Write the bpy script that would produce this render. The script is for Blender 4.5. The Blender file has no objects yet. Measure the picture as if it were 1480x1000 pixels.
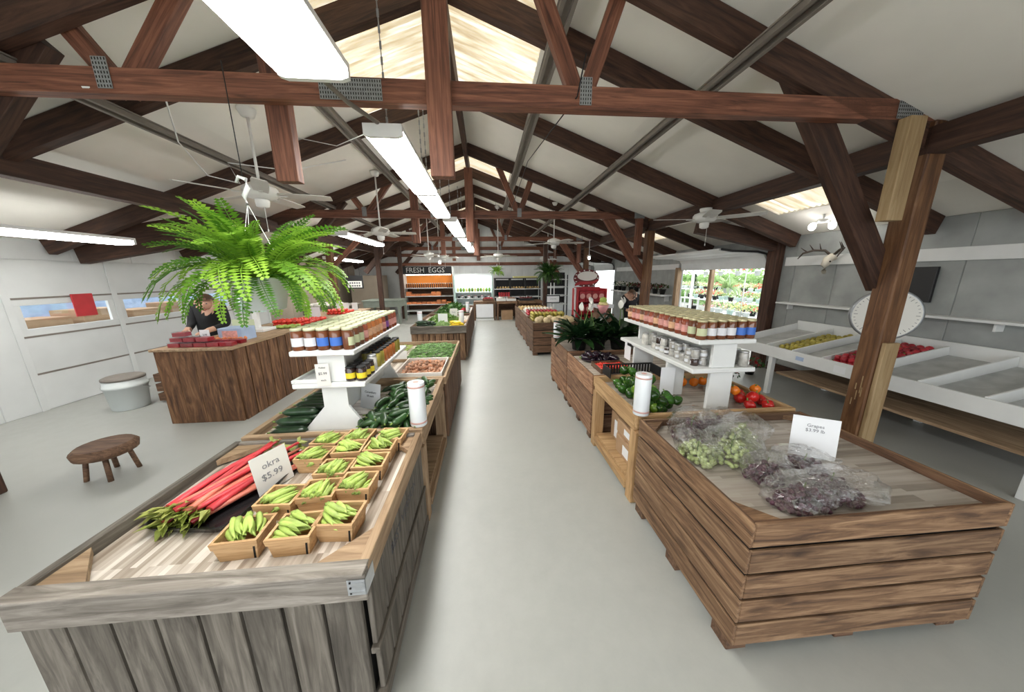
import bpy, bmesh, math, random
from mathutils import Matrix, Vector, Euler
from math import sin, cos, pi, radians, sqrt
random.seed(7)
SC = bpy.context.scene
COL = SC.collection
RU = random.uniform

# ------------------------------------------------------------------ camera
def cam_matrix(yaw, pitch, roll, loc):
    cy, sy, cp, sp = cos(yaw), sin(yaw), cos(pitch), sin(pitch)
    F = Vector((sy*cp, cy*cp, -sp)); Rt = Vector((cy, -sy, 0)); U = Rt.cross(F)
    c, s = cos(roll), sin(roll)
    R2, U2 = c*Rt + s*U, -s*Rt + c*U
    m = Matrix((R2, U2, -F)).transposed().to_4x4()
    return Matrix.Translation(loc) @ m
cd = bpy.data.cameras.new('camera')
cam = bpy.data.objects.new('camera', cd); COL.objects.link(cam)
cd.sensor_width = 36; cd.sensor_fit = 'HORIZONTAL'; cd.lens = 448/1480*36
cd.clip_start = .02; cd.clip_end = 300
cam.matrix_world = cam_matrix(radians(4.74), radians(12.84), radians(-.56), (0, 0, 1.70))
SC.camera = cam

# ------------------------------------------------------------------ world, exposure
w = bpy.data.worlds.new('world'); SC.world = w; w.use_nodes = True
bg = w.node_tree.nodes['Background']
bg.inputs[0].default_value = (.93, .97, 1.0, 1); bg.inputs[1].default_value = 3.0
SC.view_settings.view_transform = 'Standard'; SC.view_settings.look = 'None'
SC.view_settings.exposure = 0.24; SC.view_settings.gamma = 1
SC.view_settings.use_curve_mapping = False
TUBE = 21.0        # strength of the fluorescent diffusers
SKYL = .95        # strength of the daylit corrugated skylight sheets
def portal(loc, rot, sx, sy):
    l = bpy.data.lights.new('portal', 'AREA'); l.shape = 'RECTANGLE'; l.size = sx; l.size_y = sy
    l.cycles.is_portal = True
    o = bpy.data.objects.new('daylight_portal', l); COL.objects.link(o); o.location = loc; o.rotation_euler = rot
portal((-.35, -2.55, 1.25), (radians(90), 0, 0), 9.9, 2.5)
portal((5.2, 6.55, .88), (radians(90), 0, radians(90)), 2.5, 1.76)
portal((5.2, 13.2, .92), (radians(90), 0, radians(90)), 2.1, 1.84)

# ------------------------------------------------------------------ materials
MT = {}
def nm(name):
    m = bpy.data.materials.new(name); m.use_nodes = True; MT[name] = m
    nt = m.node_tree; b = nt.nodes['Principled BSDF']
    return m, nt, b
def lk(nt, a, b): nt.links.new(a, b)
def node(nt, t, **kw):
    n = nt.nodes.new(t)
    for k, v in kw.items():
        if k in n.inputs: n.inputs[k].default_value = v
        else: setattr(n, k, v)
    return n
def ramp(nt, stops):
    r = nt.nodes.new('ShaderNodeValToRGB'); e = r.color_ramp.elements
    while len(e) < len(stops): e.new(.5)
    for i, (p, c) in enumerate(stops):
        e[i].position = p; e[i].color = (*c, 1)
    return r
def coords(nt, scale, rnd=30.0, src='Object'):
    tc = nt.nodes.new('ShaderNodeTexCoord'); oi = nt.nodes.new('ShaderNodeObjectInfo')
    mu = node(nt, 'ShaderNodeMath', operation='MULTIPLY'); mu.inputs[1].default_value = rnd
    lk(nt, oi.outputs['Random'], mu.inputs[0])
    mp = nt.nodes.new('ShaderNodeMapping'); mp.inputs['Scale'].default_value = scale
    cb = nt.nodes.new('ShaderNodeCombineXYZ')
    for i in range(3): lk(nt, mu.outputs[0], cb.inputs[i])
    lk(nt, tc.outputs[src], mp.inputs['Vector']); lk(nt, cb.outputs[0], mp.inputs['Location'])
    return mp.outputs[0], oi
def wood(name, dark, mid, light, gs=(1.0, 13, 13), rough=.75, bump=.35, knots=.5, tint=.28):
    m, nt, b = nm(name)
    v, oi = coords(nt, gs)
    n1 = node(nt, 'ShaderNodeTexNoise', Scale=2.2, Detail=7.0, Roughness=.62, Distortion=.9); lk(nt, v, n1.inputs['Vector'])
    r = ramp(nt, [(.33, dark), (.5, mid), (.67, light)]); lk(nt, n1.outputs['Fac'], r.inputs['Fac'])
    v2, _ = coords(nt, (gs[0]*2.2, gs[1]*.55, gs[2]*.55), 17.0)
    n2 = node(nt, 'ShaderNodeTexVoronoi', Scale=.9); lk(nt, v2, n2.inputs['Vector'])
    r2 = ramp(nt, [(0.0, (.25, .2, .17)), (.10, (.45, .4, .36)), (.2, (1, 1, 1))]); lk(nt, n2.outputs['Distance'], r2.inputs['Fac'])
    mx = node(nt, 'ShaderNodeMixRGB', blend_type='MULTIPLY'); mx.inputs[0].default_value = knots
    lk(nt, r.outputs[0], mx.inputs[1]); lk(nt, r2.outputs[0], mx.inputs[2])
    hs = nt.nodes.new('ShaderNodeHueSaturation'); lk(nt, mx.outputs[0], hs.inputs['Color'])
    mr = node(nt, 'ShaderNodeMapRange'); mr.inputs[3].default_value = 1-tint; mr.inputs[4].default_value = 1+tint
    lk(nt, oi.outputs['Random'], mr.inputs[0]); lk(nt, mr.outputs[0], hs.inputs['Value'])
    lk(nt, hs.outputs[0], b.inputs['Base Color']); b.inputs['Roughness'].default_value = rough
    bp = node(nt, 'ShaderNodeBump', Strength=bump, Distance=.004); lk(nt, n1.outputs['Fac'], bp.inputs['Height']); lk(nt, bp.outputs[0], b.inputs['Normal'])
    return m
def plain(name, col, rough=.5, metal=0.0, var=0.0, scale=8.0, bump=0.0, emit=None, es=0.0, spec=.5, trans=0.0, sub=0.0, rndv=0.0, alpha=1.0):
    m, nt, b = nm(name)
    b.inputs['Base Color'].default_value = (*col, 1); b.inputs['Roughness'].default_value = rough
    b.inputs['Metallic'].default_value = metal; b.inputs['Specular IOR Level'].default_value = spec
    b.inputs['Transmission Weight'].default_value = trans; b.inputs['Alpha'].default_value = alpha
    if emit: b.inputs['Emission Color'].default_value = (*emit, 1); b.inputs['Emission Strength'].default_value = es
    v, oi = coords(nt, (1, 1, 1), 9.0)
    n = node(nt, 'ShaderNodeTexNoise', Scale=scale, Detail=4.0); lk(nt, v, n.inputs['Vector'])
    hs = nt.nodes.new('ShaderNodeHueSaturation'); hs.inputs['Color'].default_value = (*col, 1)
    mr = node(nt, 'ShaderNodeMapRange'); mr.inputs[1].default_value = .3; mr.inputs[2].default_value = .7
    mr.inputs[3].default_value = 1-var; mr.inputs[4].default_value = 1+var
    lk(nt, n.outputs['Fac'], mr.inputs[0])
    mr2 = node(nt, 'ShaderNodeMapRange'); mr2.inputs[3].default_value = 1-rndv; mr2.inputs[4].default_value = 1+rndv
    lk(nt, oi.outputs['Random'], mr2.inputs[0])
    mm = node(nt, 'ShaderNodeMath', operation='MULTIPLY'); lk(nt, mr.outputs[0], mm.inputs[0]); lk(nt, mr2.outputs[0], mm.inputs[1])
    lk(nt, mm.outputs[0], hs.inputs['Value']); lk(nt, hs.outputs[0], b.inputs['Base Color'])
    if bump:
        bp = node(nt, 'ShaderNodeBump', Strength=bump, Distance=.003); lk(nt, n.outputs['Fac'], bp.inputs['Height']); lk(nt, bp.outputs[0], b.inputs['Normal'])
    return m
def leafmat(name, col, col2, rough=.45, tr=.35):
    m, nt, b = nm(name)
    v, oi = coords(nt, (1, 1, 1), 20.0)
    n = node(nt, 'ShaderNodeTexNoise', Scale=7.0, Detail=3.0); lk(nt, v, n.inputs['Vector'])
    ad = node(nt, 'ShaderNodeMath', operation='ADD'); lk(nt, n.outputs['Fac'], ad.inputs[0])
    sb = node(nt, 'ShaderNodeMath', operation='SUBTRACT'); lk(nt, oi.outputs['Random'], sb.inputs[0]); sb.inputs[1].default_value = .5
    lk(nt, sb.outputs[0], ad.inputs[1])
    r = ramp(nt, [(.15, col), (.85, col2)]); lk(nt, ad.outputs[0], r.inputs['Fac'])
    lk(nt, r.outputs[0], b.inputs['Base Color']); b.inputs['Roughness'].default_value = rough
    t = nt.nodes.new('ShaderNodeBsdfTranslucent'); lk(nt, r.outputs[0], t.inputs[0])
    mx = nt.nodes.new('ShaderNodeMixShader'); mx.inputs[0].default_value = tr
    lk(nt, b.outputs[0], mx.inputs[1]); lk(nt, t.outputs[0], mx.inputs[2])
    lk(nt, mx.outputs[0], nt.nodes['Material Output'].inputs['Surface'])
    return m
def glow(name, col, s):
    m, nt, b = nm(name); b.inputs['Base Color'].default_value = (.8, .8, .8, 1)
    b.inputs['Emission Color'].default_value = (*col, 1); b.inputs['Emission Strength'].default_value = s
    return m

wood('truss_wood', (.065, .021, .011), (.16, .058, .031), (.26, .105, .058), gs=(.9, 16, 16), rough=.6, tint=.15)
wood('dark_timber', (.022, .009, .005), (.055, .023, .013), (.09, .041, .024), rough=.7, tint=.15)
wood('post_wood', (.06, .022, .008), (.125, .054, .02), (.205, .10, .042), gs=(.8, 10, 10), rough=.6, tint=.1)
wood('post_raw', (.27, .17, .08), (.38, .26, .13), (.47, .34, .19), gs=(.8, 10, 10), rough=.7, tint=.1)
wood('crate_wood', (.065, .032, .016), (.17, .092, .046), (.31, .19, .105), gs=(1.3, 15, 15), tint=.18, knots=.75)
wood('crate_red', (.10, .042, .02), (.22, .11, .058), (.35, .205, .12), gs=(1.3, 15, 15), tint=.38, knots=.6)
wood('crate_dark', (.06, .03, .016), (.125, .064, .034), (.2, .115, .065), gs=(1.3, 15, 15), tint=.2)
wood('grey_wood', (.11, .093, .076), (.225, .198, .168), (.36, .325, .285), gs=(1.2, 13, 13), tint=.12, knots=.35)
wood('grey_wood_dark', (.055, .046, .036), (.115, .099, .08), (.185, .163, .135), gs=(1.2, 13, 13), tint=.14, knots=.35)
wood('pine', (.30, .17, .075), (.44, .27, .125), (.56, .37, .19), gs=(1.0, 12, 12), tint=.1, knots=.4)
wood('tan_wood', (.20, .125, .07), (.33, .22, .13), (.45, .32, .2), gs=(1.0, 12, 12), tint=.12, knots=.4)
wood('counter_wood', (.06, .026, .012), (.135, .062, .027), (.25, .13, .062), gs=(1.3, 9, 9), rough=.8, bump=.8, tint=.12, knots=.7)
wood('basket_wood', (.42, .24, .105), (.55, .34, .165), (.66, .44, .235), gs=(2, 22, 22), tint=.1, knots=.0, bump=.15)
plain('white_paint', (.74, .75, .74), .5, var=.04, scale=5)
plain('white_gloss', (.80, .80, .79), .3, var=.03)
plain('ceiling_white', (.90, .87, .80), .7, var=.06, scale=1.2)
plain('grey_panel', (.33, .345, .335), .7, var=.16, scale=3.5, bump=.2, rndv=.06)
plain('far_panel', (.62, .63, .62), .6, var=.08, scale=2, rndv=.05)
plain('left_panel', (.60, .61, .60), .55, var=.06, scale=2, rndv=.03)
plain('tan_panel', (.36, .30, .235), .7, var=.1, scale=2, rndv=.1)
plain('metal_grey', (.35, .36, .37), .4, .7, var=.1)
plain('galv', (.55, .57, .60), .35, .85, var=.2, scale=18)
plain('plate_grey', (.30, .31, .31), .5, .5, var=.15, scale=30)
plain('rail_grey', (.19, .165, .14), .6, .0, var=.1)
plain('black', (.012, .012, .013), .5, var=.1)
plain('black_gloss', (.015, .014, .015), .18)
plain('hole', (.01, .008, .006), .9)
plain('paper', (.80, .81, .83), .6, var=.02)
plain('paper_warm', (.74, .72, .68), .6, var=.02)
plain('ink', (.06, .06, .07), .7)
plain('ink_grey', (.25, .25, .27), .7)
plain('chalk', (.80, .80, .78), .7)
plain('carton', (.40, .25, .14), .8, var=.1, rndv=.12)
plain('orange_panel', (.80, .26, .03), .6, var=.08, scale=2)
plain('orange_stock', (.75, .25, .09), .6, var=.1, rndv=.3)
plain('red', (.42, .022, .028), .45, var=.1, rndv=.15)
plain('crimson', (.33, .014, .024), .35, var=.2, rndv=.3)
plain('tomato', (.72, .05, .03), .25, var=.1, rndv=.15)
plain('dark_red', (.12, .012, .014), .5, var=.4)
plain('yellow', (.85, .60, .02), .4, var=.1, rndv=.1)
plain('lemon_pale', (.75, .70, .30), .6, var=.1)
plain('olive_fruit', (.36, .30, .05), .4, var=.25, rndv=.25)
plain('melon', (.62, .49, .29), .7, var=.15, scale=30, bump=.4)
plain('onion', (.70, .66, .58), .5, var=.1, rndv=.15)
plain('nut', (.42, .21, .12), .5, var=.2, rndv=.45)
plain('zucchini', (.018, .04, .018), .3, var=.5, scale=20, rndv=.3)
plain('cucumber', (.022, .06, .016), .33, var=.6, scale=14, bump=.3, rndv=.35)
plain('cuke_light', (.16, .24, .05), .35, var=.3, rndv=.2)
plain('bean', (.13, .25, .07), .45, var=.75, scale=22, rndv=.25)
plain('okra', (.40, .53, .12), .5, var=.18, scale=25, rndv=.22)
plain('okra_cap', (.22, .30, .06), .6, var=.2)
plain('pepper_green', (.026, .088, .01), .15, var=.4, scale=12, rndv=.35)
plain('pepper_lime', (.16, .30, .03), .15, var=.3, scale=12, rndv=.3)
plain('pepper_red', (.45, .015, .012), .13, var=.15, rndv=.2)
plain('pepper_orange', (.80, .20, .015), .13, var=.15, rndv=.15)
plain('eggplant', (.014, .006, .014), .12)
plain('stem_green', (.12, .20, .04), .6)
plain('rhubarb', (.55, .045, .055), .32, var=.3, scale=9, rndv=.3)
plain('rhubarb_pink', (.66, .19, .13), .35, var=.25, scale=9, rndv=.25)
plain('grape_purple', (.075, .024, .042), .4, var=.5, scale=40)
plain('grape_green', (.40, .47, .20), .3, var=.2, scale=40)
plain('skin', (.52, .30, .21), .5)
plain('hair', (.07, .033, .014), .6, var=.3, scale=40, bump=.5)
plain('cloth_black', (.012, .012, .014), .85, var=.2)
plain('cloth_maroon', (.05, .012, .016), .85, var=.2)
plain('jar_amber', (.16, .052, .02), .08, var=.15, rndv=.2, spec=.8)
plain('jar_red', (.26, .055, .025), .08, var=.15, rndv=.2, spec=.8)
plain('jar_orange', (.46, .15, .04), .08, var=.15, rndv=.2, spec=.8)
plain('jar_dark', (.035, .018, .014), .08, spec=.8)
plain('jar_pale', (.50, .48, .44), .1, var=.3, scale=30, rndv=.3, spec=.8)
plain('lid_gold', (.60, .55, .33), .38, .35, rndv=.12)
plain('lid_gold_overexposed', (.62, .62, .42), .5, .1, rndv=.12)  # gold lids, overexposure painted in as a paler colour
plain('lid_silver', (.62, .62, .62), .3, .7, rndv=.1)
plain('label_white', (.70, .71, .74), .6)
plain('label_blue', (.05, .16, .55), .5)
plain('label_pink', (.70, .34, .30), .6, var=.2, scale=40)
plain('label_peach', (.72, .42, .25), .6, var=.2, scale=40)
plain('label_green', (.55, .58, .36), .6)
plain('label_yellow', (.80, .62, .03), .5)
plain('label_purple', (.25, .08, .35), .5)
plain('roll_plastic', (.74, .77, .80), .18, var=.03, spec=.8)
plain('roll_core', (.55, .32, .28), .6)
plain('fan_white', (.76, .75, .72), .4, var=.02)
plain('fan_blade', (.60, .58, .54), .45, var=.05)
plain('pot_white', (.66, .70, .69), .5)
plain('pot_black', (.012, .013, .012), .5)
plain('bone', (.62, .57, .48), .7, var=.15, scale=15)
plain('antler', (.045, .03, .02), .6)
plain('dial', (.78, .76, .70), .4)
plain('cooler_white', (.75, .80, .80), .35)
plain('mint', (.50, .66, .62), .4)
plain('greentable', (.22, .25, .21), .6, var=.1)
plain('stone_grey', (.45, .46, .45), .8, var=.15)
plain('gravel', (.42, .41, .38), .9, var=.15, scale=12)
plain('soil', (.03, .02, .015), .9)
plain('pink_flower', (.85, .40, .42), .6, var=.2, rndv=.2)
plain('red_flower', (.75, .06, .07), .6, var=.2, rndv=.25)
plain('white_flower', (.82, .80, .74), .5)
plain('yellow_flower', (.75, .66, .32), .6, var=.2, rndv=.25)
plain('pale_blue', (.38, .48, .66), .5, var=.1)
plain('bread', (.55, .38, .16), .7, var=.2, rndv=.25)
leafmat('fern_leaf', (.08, .23, .015), (.34, .58, .06), tr=.4)
leafmat('fern_dark', (.012, .045, .010), (.05, .13, .02), tr=.25)
leafmat('lily_leaf', (.006, .022, .008), (.022, .06, .016), rough=.28, tr=.12)
leafmat('out_leaf', (.26, .42, .15), (.58, .72, .38), tr=.4)
leafmat('out_dark', (.02, .06, .02), (.07, .14, .04), tr=.2)
leafmat('greens', (.04, .12, .02), (.16, .30, .06), tr=.2)
leafmat('rhubarb_leaf', (.26, .32, .06), (.50, .52, .16), tr=.3)
glow('tube_glow', (1.0, 1.0, .97), TUBE)
glow('bulb_glow', (1.0, .97, .92), 30)
glow('shelf_glow', (1, .95, .85), 7.0)
glow('cooler_glow', (.95, 1.0, 1.0), 3.0)
# daylit corrugated sheet
m, nt, b = nm('skylight')
v, _ = coords(nt, (.6, 7, .6), 5)
n = node(nt, 'ShaderNodeTexNoise', Scale=2.5, Detail=5.0, Roughness=.7); lk(nt, v, n.inputs['Vector'])
r = ramp(nt, [(.38, (.50, .38, .22)), (.52, (.80, .70, .50)), (.64, (1, .98, .92))]); lk(nt, n.outputs['Fac'], r.inputs['Fac'])
b.inputs['Base Color'].default_value = (.6, .58, .5, 1)
lk(nt, r.outputs[0], b.inputs['Emission Color']); b.inputs['Emission Strength'].default_value = SKYL
# painted concrete floor
m, nt, b = nm('concrete')
tc = nt.nodes.new('ShaderNodeTexCoord')
n1 = node(nt, 'ShaderNodeTexNoise', Scale=.55, Detail=6.0, Roughness=.6); lk(nt, tc.outputs['Object'], n1.inputs['Vector'])
n2 = node(nt, 'ShaderNodeTexNoise', Scale=9.0, Detail=6.0, Roughness=.7); lk(nt, tc.outputs['Object'], n2.inputs['Vector'])
mx = node(nt, 'ShaderNodeMixRGB', blend_type='MIX'); mx.inputs[0].default_value = .35
lk(nt, n1.outputs['Fac'], mx.inputs[1]); lk(nt, n2.outputs['Fac'], mx.inputs[2])
r = ramp(nt, [(.3, (.34, .345, .32)), (.7, (.43, .435, .405))]); lk(nt, mx.outputs[0], r.inputs['Fac'])
lk(nt, r.outputs[0], b.inputs['Base Color'])
r2 = ramp(nt, [(.3, (.28,)*3), (.7, (.5,)*3)]); lk(nt, n2.outputs['Fac'], r2.inputs['Fac']); lk(nt, r2.outputs[0], b.inputs['Roughness'])
# strip laminate on the display tops (grain along local X)
def laminate(name, stops, sc):
    m, nt, b = nm(name)
    tc = nt.nodes.new('ShaderNodeTexCoord')
    bt = node(nt, 'ShaderNodeTexBrick', Scale=1.0); bt.inputs['Mortar Size'].default_value = 0.0
    bt.inputs['Brick Width'].default_value = .34; bt.inputs['Row Height'].default_value = .022
    bt.inputs['Color1'].default_value = (0, 0, 0, 1); bt.inputs['Color2'].default_value = (1, 1, 1, 1); bt.offset_frequency = 3; bt.offset = .37
    lk(nt, tc.outputs['Object'], bt.inputs['Vector'])
    mp = nt.nodes.new('ShaderNodeMapping'); mp.inputs['Scale'].default_value = (2, 34, 1); lk(nt, tc.outputs['Object'], mp.inputs['Vector'])
    n = node(nt, 'ShaderNodeTexNoise', Scale=1.6, Detail=5.0); lk(nt, mp.outputs[0], n.inputs['Vector'])
    mx = node(nt, 'ShaderNodeMixRGB'); mx.inputs[0].default_value = .5; lk(nt, bt.outputs['Color'], mx.inputs[1]); lk(nt, n.outputs['Fac'], mx.inputs[2])
    r = ramp(nt, stops); lk(nt, mx.outputs[0], r.inputs['Fac'])
    lk(nt, r.outputs[0], b.inputs['Base Color']); b.inputs['Roughness'].default_value = .38
laminate('laminate', [(.22, (.24, .185, .14)), (.45, (.44, .375, .31)), (.75, (.70, .64, .57))], 1)
laminate('laminate_grey', [(.2, (.20, .17, .14)), (.45, (.33, .285, .24)), (.8, (.44, .40, .35))], 1)
# clear film
m, nt, b = nm('film')
v, _ = coords(nt, (1, 1, 1), 5)
n = node(nt, 'ShaderNodeTexNoise', Scale=20.0, Detail=4.0, Distortion=2.5); lk(nt, v, n.inputs['Vector'])
bp = node(nt, 'ShaderNodeBump', Strength=1.0, Distance=.02); lk(nt, n.outputs['Fac'], bp.inputs['Height'])
gl = node(nt, 'ShaderNodeBsdfGlossy', Roughness=.06); gl.inputs[0].default_value = (1, 1, 1, 1); lk(nt, bp.outputs[0], gl.inputs['Normal'])
tr = nt.nodes.new('ShaderNodeBsdfTransparent'); tr.inputs[0].default_value = (.97, .97, .97, 1)
lw = node(nt, 'ShaderNodeLayerWeight', Blend=.35); lk(nt, bp.outputs[0], lw.inputs['Normal'])
mr = node(nt, 'ShaderNodeMapRange'); mr.inputs[3].default_value = .03; mr.inputs[4].default_value = .7; lk(nt, lw.outputs['Facing'], mr.inputs[0])
ms = nt.nodes.new('ShaderNodeMixShader'); lk(nt, mr.outputs[0], ms.inputs[0]); lk(nt, tr.outputs[0], ms.inputs[1]); lk(nt, gl.outputs[0], ms.inputs[2])
lk(nt, ms.outputs[0], nt.nodes['Material Output'].inputs['Surface'])
# window pane
m, nt, b = nm('pane')
gl = node(nt, 'ShaderNodeBsdfGlossy', Roughness=.03); tr = nt.nodes.new('ShaderNodeBsdfTransparent'); tr.inputs[0].default_value = (.93, .96, .97, 1)
ms = nt.nodes.new('ShaderNodeMixShader'); ms.inputs[0].default_value = .09
lk(nt, tr.outputs[0], ms.inputs[1]); lk(nt, gl.outputs[0], ms.inputs[2]); lk(nt, ms.outputs[0], nt.nodes['Material Output'].inputs['Surface'])

# ------------------------------------------------------------------ mesh helpers
class MB:
    def __init__(s): s.v = []; s.f = []; s.m = []; s.s = []; s.cur = 0
    def add(s, vs, fs, smooth=False, M=None):
        o = len(s.v)
        for p in vs: s.v.append(tuple(M @ Vector(p)) if M else tuple(p))
        for f in fs: s.f.append([i+o for i in f]); s.m.append(s.cur); s.s.append(smooth)
        return s
    def box(s, x0, x1, y0, y1, z0, z1, M=None):
        return s.add([(x, y, z) for z in (z0, z1) for y in (y0, y1) for x in (x0, x1)],
                     [(0, 2, 3, 1), (4, 5, 7, 6), (0, 1, 5, 4), (2, 6, 7, 3), (0, 4, 6, 2), (1, 3, 7, 5)], M=M)
    def lathe(s, prof, n=14, M=None, mats=None, smooth=True):
        vs = [(r*cos(2*pi*k/n), r*sin(2*pi*k/n), z) for r, z in prof for k in range(n)]
        o = len(s.v)
        for p in vs: s.v.append(tuple(M @ Vector(p)) if M else p)
        for i in range(len(prof)-1):
            for k in range(n):
                k2 = (k+1) % n
                s.f.append([o+i*n+k, o+i*n+k2, o+(i+1)*n+k2, o+(i+1)*n+k]); s.m.append(mats[i] if mats else s.cur); s.s.append(smooth)
        s.f.append([o+k for k in range(n)][::-1]); s.m.append(mats[0] if mats else s.cur); s.s.append(False)
        j = o+(len(prof)-1)*n
        s.f.append([j+k for k in range(n)]); s.m.append(mats[-1] if mats else s.cur); s.s.append(False)
        return s
    def tube(s, pts, r, n=6, flat=1.0, smooth=True):
        pts = [Vector(p) for p in pts]; N = len(pts)
        if not isinstance(r, (list, tuple)): r = [r]*N
        o = len(s.v); up = Vector((0, 0, 1))
        for i, p in enumerate(pts):
            t = (pts[min(i+1, N-1)]-pts[max(i-1, 0)]).normalized()
            a = up.cross(t)
            if a.length < .05: a = Vector((1, 0, 0)).cross(t)
            a.normalize(); c = t.cross(a)
            for k in range(n):
                q = p + (a*cos(2*pi*k/n) + c*sin(2*pi*k/n)*flat)*r[i]; s.v.append(tuple(q))
        for i in range(N-1):
            for k in range(n):
                k2 = (k+1) % n
                s.f.append([o+i*n+k, o+i*n+k2, o+(i+1)*n+k2, o+(i+1)*n+k]); s.m.append(s.cur); s.s.append(smooth)
        s.f.append([o+k for k in range(n)][::-1]); s.m.append(s.cur); s.s.append(False)
        s.f.append([o+(N-1)*n+k for k in range(n)]); s.m.append(s.cur); s.s.append(False)
        return s
    def ell(s, c, r, nu=10, nv=6, M=None, lob=0, lamp=0.0):
        vs = []; c = Vector(c)
        for j in range(1, nv):
            t = pi*j/nv
            for k in range(nu):
                a = 2*pi*k/nu; q = 1-lamp*(.5+.5*cos(lob*a)) if lob else 1
                vs.append((c.x+r[0]*sin(t)*cos(a)*q, c.y+r[1]*sin(t)*sin(a)*q, c.z-r[2]*cos(t)))
        fs = [(j*nu+k, j*nu+(k+1) % nu, (j+1)*nu+(k+1) % nu, (j+1)*nu+k) for j in range(nv-2) for k in range(nu)]
        b, t = len(vs), len(vs)+1
        vs += [(c.x, c.y, c.z-r[2]), (c.x, c.y, c.z+r[2])]
        fs += [(b, (k+1) % nu, k) for k in range(nu)] + [(t, (nv-2)*nu+k, (nv-2)*nu+(k+1) % nu) for k in range(nu)]
        return s.add(vs, fs, True, M)
    def prism(s, poly, d0, d1, axis='Y'):
        n = len(poly)
        def P(a, b, d): return (a, d, b) if axis == 'Y' else ((d, a, b) if axis == 'X' else (a, b, d))
        return s.add([P(a, b, d0) for a, b in poly]+[P(a, b, d1) for a, b in poly],
              [list(range(n)), list(range(2*n-1, n-1, -1))]+[(i, (i+1) % n+0, n+(i+1) % n, n+i) for i in range(n)])
    def mesh(s, name, mats):
        me = bpy.data.meshes.new(name); me.from_pydata(s.v, [], s.f)
        if isinstance(mats, str): mats = [mats]
        for q in mats: me.materials.append(MT[q])
        me.polygons.foreach_set('material_index', s.m); me.polygons.foreach_set('use_smooth', s.s)
        bm = bmesh.new(); bm.from_mesh(me); bmesh.ops.recalc_face_normals(bm, faces=bm.faces); bm.to_mesh(me); bm.free()
        me.update(); return me
WM = {}
def T(x, y, z): return Matrix.Translation((x, y, z))
def RZ(a): return Matrix.Rotation(a, 4, 'Z')
def RX(a): return Matrix.Rotation(a, 4, 'X')
def RY(a): return Matrix.Rotation(a, 4, 'Y')
def tag(o, label=None, cat=None, group=None, kind=None):
    if label: o['label'] = label
    if cat: o['category'] = cat
    if group: o['group'] = group
    if kind: o['kind'] = kind
    return o
def ob(name, me, parent=None, M=None, mats=None, **tg):
    if isinstance(me, MB): me = me.mesh(name, mats)
    o = bpy.data.objects.new(name, me); COL.objects.link(o)
    M = M or Matrix.Identity(4); WM[o.name] = M
    if parent: o.parent = parent; o.matrix_basis = WM[parent.name].inverted() @ M
    else: o.matrix_basis = M
    return tag(o, **tg)
def thing(name, label, cat, M, group=None, kind=None):
    if not isinstance(M, Matrix): M = T(*M)
    return ob(name, None, None, M, label=label, cat=cat, group=group, kind=kind)
def dup(root, M, label=None, group=None):
    r = root.copy(); COL.objects.link(r); r.matrix_basis = M; WM[r.name] = M
    if label: r['label'] = label
    if group: r['group'] = group
    for ch in root.children:
        c = ch.copy(); COL.objects.link(c); c.parent = r
        for g in ch.children:
            d = g.copy(); COL.objects.link(d); d.parent = c
    return r
BC = {}
def cbox(sx, sy, sz, mat, bev=.003):
    k = (round(sx, 3), round(sy, 3), round(sz, 3), mat, bev)
    if k in BC: return BC[k]
    bm = bmesh.new(); bmesh.ops.create_cube(bm, size=1)
    bmesh.ops.scale(bm, vec=(sx, sy, sz), verts=bm.verts)
    if bev: bmesh.ops.bevel(bm, geom=bm.edges[:], offset=min(bev, .2*min(sx, sy, sz)), segments=1, affect='EDGES')
    me = bpy.data.meshes.new('board'); bm.to_mesh(me); bm.free(); me.materials.append(MT[mat]); BC[k] = me
    return me
def bd(name, parent, p0, p1, wd, ht, mat, up=(0, 0, 1), bev=.003, **tg):
    "board from p0 to p1: local X runs along it, wd across, ht along up"
    p0, p1 = Vector(p0), Vector(p1); x = (p1-p0); L = x.length; x.normalize()
    z = Vector(up); z = (z-x*z.dot(x))
    if z.length < 1e-4: z = Vector((0, 1, 0)); z = z-x*z.dot(x)
    z.normalize(); y = z.cross(x)
    M = Matrix((x, y, z)).transposed().to_4x4(); M.translation = (p0+p1)/2
    return ob(name, cbox(L, wd, ht, mat, bev), parent, M, **tg)
def bx(name, parent, x0, x1, y0, y1, z0, z1, mat, bev=.003, **tg):
    "box with the grain along its longest side"
    s = (x1-x0, y1-y0, z1-z0); c = ((x0+x1)/2, (y0+y1)/2, (z0+z1)/2)
    i = s.index(max(s))
    if i == 0: return bd(name, parent, (x0, c[1], c[2]), (x1, c[1], c[2]), s[1], s[2], mat, bev=bev, **tg)
    if i == 1: return bd(name, parent, (c[0], y0, c[2]), (c[0], y1, c[2]), s[0], s[2], mat, bev=bev, **tg)
    return bd(name, parent, (c[0], c[1], z0), (c[0], c[1], z1), s[0], s[1], mat, up=(0, 1, 0), bev=bev, **tg)
def text(body, size, mat, parent, M, name='lettering', ext=.0006, sx=1.0):
    cu = bpy.data.curves.new('t', 'FONT'); cu.body = body; cu.size = size; cu.extrude = ext; cu.align_x = 'CENTER'; cu.align_y = 'CENTER'; cu.resolution_u = 2
    o = bpy.data.objects.new('t', cu); COL.objects.link(o)
    bpy.context.view_layer.update()
    me = bpy.data.meshes.new_from_object(o.evaluated_get(bpy.context.evaluated_depsgraph_get()))
    bpy.data.objects.remove(o); me.materials.clear(); me.materials.append(MT[mat])
    if sx != 1: me.transform(Matrix.Diagonal((sx, 1, 1, 1)))
    return ob(name, me, parent, M)
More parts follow.
